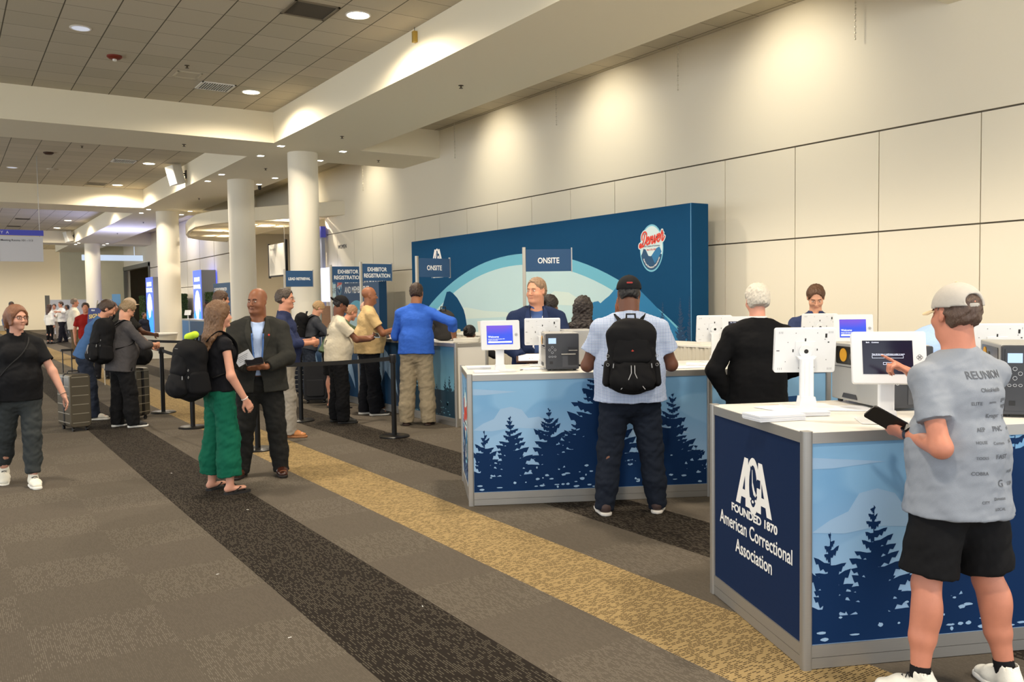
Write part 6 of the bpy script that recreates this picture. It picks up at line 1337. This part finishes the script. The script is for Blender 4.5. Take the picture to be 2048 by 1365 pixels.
# ---- man with glasses behind him
G = person('man with glasses, navy shirt, grey trousers and tan shoes, arms folded forward', (3.40, 10.12, 0), rads(118), 1.79, (200, 140, 112), (70, 58, 48), 'short', build=1.1, belly=.04, top=('34', (44, 52, 84), 'polo', 'cloth', -.04), bottom=((150, 144, 134), 'cloth', .02, 'long'), shoes=((172, 112, 62), (150, 100, 60), 'laced'), feet=((-.10, -.02), (.12, .10)), hands=((-.08, .30, 1.15), (.06, .34, 1.13)), elbows=((-.8, -.5, -.6), (.8, -.5, -.6)), palms=((1, 0, .2), (-1, 0, .2)), curls=(1., 1.), hyaw=.12, extras={'glasses': 1, 'thin': 1}, fat=.7)
G = person('man with brown hair and beige shirt standing behind the woman in green trousers', (3.25, 12.4, 0), rads(80), 1.80, (196, 138, 110), (76, 52, 34), 'short', build=1.05, belly=.03, top=('long', (196, 178, 136), 'shirt', 'cloth', -.04), bottom=((44, 44, 46), 'cloth', .02, 'long'), shoes=((90, 56, 34), (40, 26, 20), 'dress'), hands=((-.2, .25, 1.0), (.24, .1, .8)), extras={'glasses': 1}, eye=False)
# ---- cap and cream tee
G = person('man in black cap and cream tee reading his phone in the queue', (4.36, 10.82, 0), rads(100), 1.70, (118, 74, 52), (24, 18, 16), 'crop', build=1.14, belly=.05, lean=.05, top=('short', (206, 196, 174), 'tee', 'cloth', -.05), bottom=((20, 20, 22), 'cloth', .032, 'long'), shoes=((34, 34, 32), (26, 26, 26), 'laced'), feet=((-.11, .0), (.13, .06)), hands=((-.02, .40, 1.13), (.06, .42, 1.10)), elbows=((-.7, -.4, -.7), (.8, -.4, -.7)), palms=((.5, 0, .8, .4, .9, .2), (-.5, 0, .8, -.4, .9, .2)), curls=(.7, .7), hpitch=.5, hat=((26, 25, 26), .05, True), extras={'beard': 1}, fat=.7, hyaw=.05)
p = W(G, (.02, .52, 1.155)); phone('pale phone in the hands of the man in cream tee', tuple(p), (.2, .8, .3), (0, -.3, .9), (150, 170, 190))
o_ = [c for c in G['T'].children if c.name.startswith('cap')][0]
q = MB(); nb, up, rt, fw = G['nb'], G['up'], G['rt'], G['fw']
shirt_print(G, [('8', 0, -.16, .12), ('CAMP', 0, -.25, .05), ('8', -.05, -.36, .10), ('8', .05, -.36, .10), ('TRAIL', 0, -.42, .045)], mat('tee_line_print', (70, 60, 50), .8))
# ---- grey hoodie with backpack
G = person('person with short fair hair, head bent, behind the cream tee man', (5.05, 13.75, 0), rads(95), 1.66, (206, 150, 122), (170, 138, 96), 'short', build=1.0, lean=.25, top=('long', (62, 64, 70), 'jacket', 'cloth', -.03), bottom=((48, 54, 66), 'denim', .02, 'long'), shoes=((30, 30, 32), (28, 28, 28), 'laced'), hands=((-.15, .45, 1.08), (.2, .45, 1.08)), hpitch=.5, eye=False)
wear(G, 'black backpack worn by the person behind the cream tee man', .33, .22, .50, drop=.46, back=.10)
# ---- olive shirt and shorts
G = person('person in olive shirt, black shorts and sandals leaning onto the counter', (4.92, 12.35, 0), rads(93), 1.66, (206, 144, 116), (160, 120, 90), 'crop', build=1.05, belly=.03, lean=.5, top=('short', (84, 100, 76), 'tee', 'cloth', -.05), bottom=((22, 22, 22), 'cloth', .035, 'short'), shoes=((120, 84, 52), (60, 44, 32), 'sandal'), feet=((-.10, -.02), (.13, .06)), hands=((-.15, .62, 1.10), (.2, .6, 1.10)), hpitch=.2, eye=False)
# ---- tan polo
G = person('bald man in tan polo and black trousers smiling in the queue', (5.02, 11.3, 0), rads(104), 1.83, (140, 90, 62), None, 'bald', build=1.16, belly=.07, top=('short', (196, 168, 120), 'polo', 'cloth', -.05), bottom=((24, 25, 30), 'cloth', .028, 'long'), shoes=((34, 34, 38), (224, 220, 212), 'laced'), feet=((-.10, -.04), (.13, .08)), hands=((-.10, .34, 1.16), (.10, .36, 1.22)), elbows=((-.8, -.4, -.6), (.8, -.3, -.9)), curls=(.9, .9), fat=.8, jaw=1.1, hyaw=.05)
G = person('person in dark trousers and brown shoes hidden behind the tan polo man', (5.18, 11.75, 0), rads(95), 1.62, (214, 150, 130), (190, 150, 130), 'buzz', build=1.0, top=('long', (60, 60, 66), 'shirt', 'cloth', -.03), bottom=((22, 24, 30), 'cloth', .02, 'long'), shoes=((128, 78, 42), (224, 220, 212), 'laced'), feet=((-.1, .1), (.1, .2)), hands=((-.1, .3, 1.1), (.1, .3, 1.1)), hpitch=.1, eye=False)
# ---- blue shirt
loc, hd = (5.10, 9.98, 0), rads(40)
G = person('man in bright blue shirt and khaki trousers leaning a hand on the counter', loc, hd, 1.86, (150, 98, 68), (52, 34, 22), 'crop', build=1.14, belly=.04, lean=.07, top=('34', (52, 96, 190), 'shirt', 'cloth', -.035), bottom=((146, 134, 112), 'cloth', .036, 'long'), shoes=((70, 44, 32), (44, 28, 22), 'dress'), feet=((-.14, -.02, 0, -.2), (.15, .0, 0, .1)), hands=((-.1, .3, 1.12), Lc(loc, hd, (5.53, 9.74, 1.115))), elbows=((-.8, -.3, -.6), (.7, -.6, .2)), palms=((1, 0, 0), (0, 0, -1, .5, .8, -.05)), curls=(.5, .12), h=.0075, fat=.6, extras={'belt': 1})
# ---- blazer man
G = person('man with short fair hair in navy blazer behind the middle counter', (4.78, 6.80, 0), rads(214), 1.83, (206, 146, 116), (132, 106, 82), 'crop', build=1.16, belly=.03, top=('long', (28, 40, 70), 'jacket', 'cloth', -.06), bottom=((36, 38, 46), 'cloth', .02, 'long'), shoes=((30, 26, 24), (26, 20, 18), 'dress'), hands=((-.16, .36, 1.05), (.14, .38, 1.07)), elbows=((-1, -.4, -.3), (1, -.4, -.3)), palms=((.6, .2, .7), (-.6, .2, .7)), curls=(.7, .7), hyaw=.62, hpitch=.02, extras={'lanyard': (226, 226, 232), 'shirt_under': (62, 84, 132)}, jaw=1.1, fat=.6, h=.0075); lapels(G, (34, 47, 80))
t = thing('clipboard', 'brown folder held by the man in navy blazer', 'folder', W(G, (0, .44, 1.075)), -rads(214)); t.rotation_euler = (-.25, 0, -rads(214)); MB().rbox(-.20, -.12, -.008, .20, .12, .008, .012).obj('cover', mat('leather_brown', (62, 38, 28), .5), t); MB().box(-.18, -.10, .008, .18, .10, .010).obj('pages', m_paper, t)
# ---- women before the backdrop
G = person('woman with dark hair tied back, partly behind the blazer man', (5.62, 7.75, 0), rads(75), 1.66, (150, 102, 74), (30, 22, 20), 'bun', build=.95, fem=1, top=('long', (30, 30, 32), 'shirt'), bottom=((26, 26, 28), 'cloth', .02, 'long'), shoes=((20, 20, 20), (20, 20, 20), 'dress'), eye=False)
G = person('woman with long curly dark hair and black jacket facing the backdrop', (5.62, 7.14, 0), rads(50), 1.64, (120, 80, 60), (34, 24, 20), 'curly', build=1.08, fem=1, top=('long', (36, 32, 28), 'jacket'), bottom=((26, 26, 28), 'cloth', .02, 'long'), shoes=((20, 20, 20), (20, 20, 20), 'dress'), hands=((-.2, .3, 1.0), (.2, .3, 1.0)), eye=False)
G = person('woman with long auburn hair, hidden behind the backpack man head', (5.37, 6.15, 0), rads(75), 1.67, (196, 140, 116), (120, 66, 34), 'long', build=.95, fem=1, top=('long', (50, 50, 60), 'shirt'), bottom=((26, 26, 28), 'cloth', .02, 'long'), shoes=((20, 20, 20), (20, 20, 20), 'dress'), eye=False)
G = person('seated person with dark hair behind the far counter, only head top showing', (6.80, 11.5, 0), rads(70), 1.62, (130, 86, 62), (26, 20, 18), 'bun', build=1., crouch=.40, top=('long', (30, 30, 32), 'shirt'), bottom=((26, 26, 28), 'cloth', .02, 'long'), shoes=((20, 20, 20), (20, 20, 20), 'dress'), hands=((-.2, .3, .8), (.2, .3, .8)), eye=False)
t = thing('stool', 'stool under the seated person behind the far counter', 'stool', (6.72, 11.45, 0)); MB().lathe([(.18, .40), (.19, .42), (.19, .45), (.17, .46)], n=24).obj('seat', m_black, t, smooth=True)
for k in range(4): MB().cyl((.16*math.cos(k*PI/2+.8), .16*math.sin(k*PI/2+.8), 0), (.1*math.cos(k*PI/2+.8), .1*math.sin(k*PI/2+.8), .41), .012).obj('leg', m_blackm, t)
# ---- backpack man
G = person('large man in blue checked shirt and black cap at the middle counter, back turned', (4.28, 4.88, 0), rads(38), 1.78, (104, 66, 48), (22, 18, 16), 'buzz', build=1.34, belly=.09, top=('short', (120, 145, 195), 'shirt', 'check', -.055), bottom=((26, 32, 44), 'denim', .018, 'long'), shoes=((58, 42, 40), (210, 206, 200), 'laced'), feet=((-.20, -.06, 0, -.25), (.20, .02, 0, .2)), hands=((-.20, .30, 1.12), (.20, .30, 1.12)), elbows=((-.6, -.5, -.8), (.6, -.5, -.8)), palms=((.3, .2, -1, .3, 1, 0), (-.3, .2, -1, -.3, 1, 0)), hpitch=.15, hat=((26, 26, 28), .1, False), fat=1.2, jaw=1.1, h=.0075)
q = MB(); hp = G['hp']; q.rbox(-.022, -.002, -.006, .022, .002, .006, .004, axis=1); q.v = [tuple(hp(v[0]/hp.k, -.122+v[1], v[2]/hp.k+.062)) for v in q.v]; q.obj('cap_patch', mat('patch_dark_red', (150, 30, 26), .6), G['T'])
wear(G, 'black backpack with grey piping and red patch on the checked-shirt man', .37, .24, .53, drop=.535, back=.135, cords=True, patch=True)
# ---- white haired man
G = person('white-haired man in black suit jacket, hand in pocket, back turned', (5.0, 4.28, 0), rads(37), 1.71, (212, 150, 126), (206, 198, 184), 'short', build=1.08, belly=.03, top=('long', (16, 16, 18), 'jacket', 'cloth', -.085), bottom=((156, 146, 128), 'cloth', .022, 'long'), shoes=((40, 28, 22), (26, 20, 18), 'dress'), hands=((-.20, .06, .86), (.2, .2, 1.0)), elbows=((-1, -.4, 0), (1, -.4, 0)), hyaw=-.15, extras={'shirt_under': (226, 226, 226)}, h=.0075, eye=False)
# ---- young man
G = person('young man with side-parted brown hair and navy shirt looking down', (7.13, 5.38, 0), rads(229), 1.72, (212, 156, 126), (86, 56, 34), 'short', build=1.06, top=('long', (52, 62, 96), 'polo', 'cloth', -.04), bottom=((36, 38, 46), 'cloth', .02, 'long'), shoes=((30, 26, 24), (26, 20, 18), 'dress'), hands=((-.16, .3, 1.05), (.14, .3, 1.05)), elbows=((-1, -.3, -.3), (1, -.3, -.3)), hpitch=.5, h=.0075, brow=(70, 46, 30))
G = person('person in light blue shirt leaning over behind the nearest kiosk', (5.35, 3.30, 0), rads(108), 1.74, (206, 150, 122), (90, 66, 46), 'short', build=1.15, lean=.62, top=('long', (160, 186, 226), 'shirt', 'cloth', -.03), bottom=((40, 44, 60), 'cloth', .02, 'long'), shoes=((30, 26, 24), (26, 20, 18), 'dress'), hands=((-.2, .62, .95), (.2, .6, .95)), eye=False)
# ---- left group
G = person('person in grey shirt and black trousers with head bent over a phone', (1.93, 12.27, 0), rads(80), 1.68, (206, 150, 122), (128, 108, 80), 'short', build=1.2, belly=.05, lean=.12, top=('34', (72, 70, 72), 'tee', 'cloth', -.09), bottom=((22, 22, 24), 'cloth', .035, 'long'), shoes=((34, 34, 36), (220, 220, 216), 'laced'), feet=((-.12, -.02), (.14, .10)), hands=((-.05, .40, 1.06), (.12, .40, 1.08)), elbows=((-.8, -.3, -.6), (.8, -.3, -.6)), hpitch=.55, extras={'glasses': 1}, fat=.7)
wear(G, 'black backpack with pale piping worn by the person in grey shirt', .40, .26, .58, drop=.55, back=.12, cords=True)
G = person('person in blue shirt with dark hair bending forward behind the grey shirt', (1.68, 13.42, 0), rads(105), 1.76, (200, 142, 114), (60, 42, 30), 'short', build=1.05, lean=.42, top=('short', (66, 98, 142), 'tee', 'cloth', -.04), bottom=((40, 46, 60), 'denim', .02, 'long'), shoes=((210, 204, 192), (220, 216, 206), 'laced'), feet=((-.1, -.15, 0, -.2), (.12, .1)), hands=((-.1, .5, .95), (.15, .5, .95)), hpitch=.15, eye=False)
G = person('man in beige cap and black shirt beyond the grey-shirted person', (2.55, 15.8, 0), rads(120), 1.74, (92, 60, 44), (24, 18, 16), 'crop', build=1.1, belly=.03, lean=.12, top=('short', (34, 33, 32), 'tee', 'cloth', -.03), bottom=((150, 130, 100), 'cloth', .03, 'short'), shoes=((60, 50, 40), (60, 50, 40), 'laced'), hands=((-.1, .45, 1.1), (.25, .5, .95)), hat=((186, 164, 140), .0, False), eye=False, h=.0095)
FARH = .011
def far(label, x, y, head, H=1.72, **k): return person(label, (x, y, 0), rads(head), H, eye=False, h=FARH, **k)
far('person with black hair raising a blue card near the easel', 2.85, 20.6, 30, 1.66, sk=(150, 100, 76), hair=(22, 18, 16), hstyle='bob', top=('short', (30, 30, 34), 'tee'), bottom=((30, 30, 34), 'cloth', .02, 'long'), shoes=((30, 30, 30), (30, 30, 30), 'dress'), hands=((-.25, .1, .8), (.2, .3, 1.62)))
b = MB(); b.box(-.09, -.004, -.13, .09, .004, .13); tag(b.obj('folder', mat('folder_blue', (110, 160, 206), .6), loc=(3.22, 20.95, 1.73), rotz=-.4), 'light blue folder raised above the bending person', 'folder')
far('person in red shirt behind the poster easel', 2.72, 22.0, 190, 1.68, sk=(206, 140, 110), hair=(60, 40, 30), hstyle='short', top=('short', (150, 34, 30), 'tee', 'cloth', -.04), bottom=((120, 108, 86), 'cloth', .02, 'long'), shoes=((60, 40, 30), (40, 30, 20), 'dress'))
far('older man in cream shirt and brown trousers in side view', 3.27, 29.0, 95, 1.84, sk=(190, 130, 104), hair=(120, 104, 90), hstyle='crop', build=1.15, belly=.05, top=('short', (230, 222, 206), 'shirt', 'cloth', -.05), bottom=((100, 84, 62), 'cloth', .035, 'long'), shoes=((60, 44, 32), (50, 36, 28), 'laced'), hands=((-.1, .3, 1.15), (.12, .32, 1.15)), extras={'lanyard': (60, 70, 120)})
far('woman in white blouse and black trousers seen from behind, far left', 3.70, 41.2, 60, 1.68, sk=(206, 150, 126), hair=(70, 44, 32), hstyle='long', fem=1, build=1.05, top=('long', WH, 'shirt', 'cloth', -.06), bottom=((22, 22, 24), 'cloth', .01, 'ankle'), shoes=((20, 20, 20), (20, 20, 20), 'dress'))
far('man in white shirt and dark trousers walking with one arm raised', 4.28, 42.4, 250, 1.80, sk=(200, 140, 114), hair=(60, 46, 38), hstyle='short', build=1.1, top=('34', WH, 'shirt', 'cloth', -.03), bottom=((32, 32, 40), 'cloth', .02, 'long'), shoes=((26, 24, 24), (24, 20, 20), 'dress'), feet=((-.1, .2), (.12, -.2)), hands=((-.35, .35, 1.35), (.1, .3, 1.2)))
far('person in pale top between the two white-shirted people', 4.30, 45.5, 200, 1.70, sk=(200, 140, 114), hair=(60, 46, 38), hstyle='short', top=('long', (210, 206, 200), 'shirt'), bottom=((150, 140, 130), 'cloth', .02, 'long'), shoes=((26, 24, 24), (24, 20, 20), 'dress'))
far('person with dark hair right of the white-shirted man, far left', 4.95, 46.5, 230, 1.66, sk=(150, 104, 80), hair=(26, 22, 20), hstyle='bob', top=('long', (196, 196, 192), 'shirt'), bottom=((90, 90, 90), 'cloth', .02, 'long'), shoes=((200, 200, 200), (220, 220, 220), 'laced'))
far('person in blue-grey shirt at the far left edge behind the walking woman', 2.05, 36.5, 170, 1.80, sk=(120, 80, 60), hair=(30, 24, 20), hstyle='crop', top=('long', (110, 124, 150), 'shirt'), bottom=((40, 44, 56), 'cloth', .02, 'long'), shoes=((26, 24, 24), (24, 20, 20), 'dress'))
far('person in black shirt behind the far counter beside a light column', 8.3, 33.2, 260, 1.72, sk=(110, 72, 54), hair=(24, 20, 18), hstyle='crop', top=('short', (24, 24, 30), 'tee'), bottom=((30, 30, 34), 'cloth', .02, 'long'), shoes=((26, 24, 24), (24, 20, 20), 'dress'), lean=.15)
far('person in dark clothes left of the third column', 5.6, 31.0, 150, 1.35, sk=(160, 110, 86), hair=(40, 30, 24), hstyle='short', top=('long', (34, 36, 50), 'shirt'), bottom=((30, 30, 34), 'cloth', .02, 'long'), shoes=((26, 24, 24), (24, 20, 20), 'dress'))
for i, (x, y, hh) in enumerate(((3.6, 24.5, .75),)):
    t = thing('round_table', 'small table with white skirt in the lounge left of the third column', 'table', (5.4, 27.5, 0)); MB().lathe([(.5, .70), (.52, .71), (.52, .74), (.5, .75)], n=28).obj('tabletop', m_white, t, smooth=True); MB().lathe([(.46, 0), (.44, .4), (.5, .70)], n=28).obj('skirt', m_skirt, t, smooth=True)
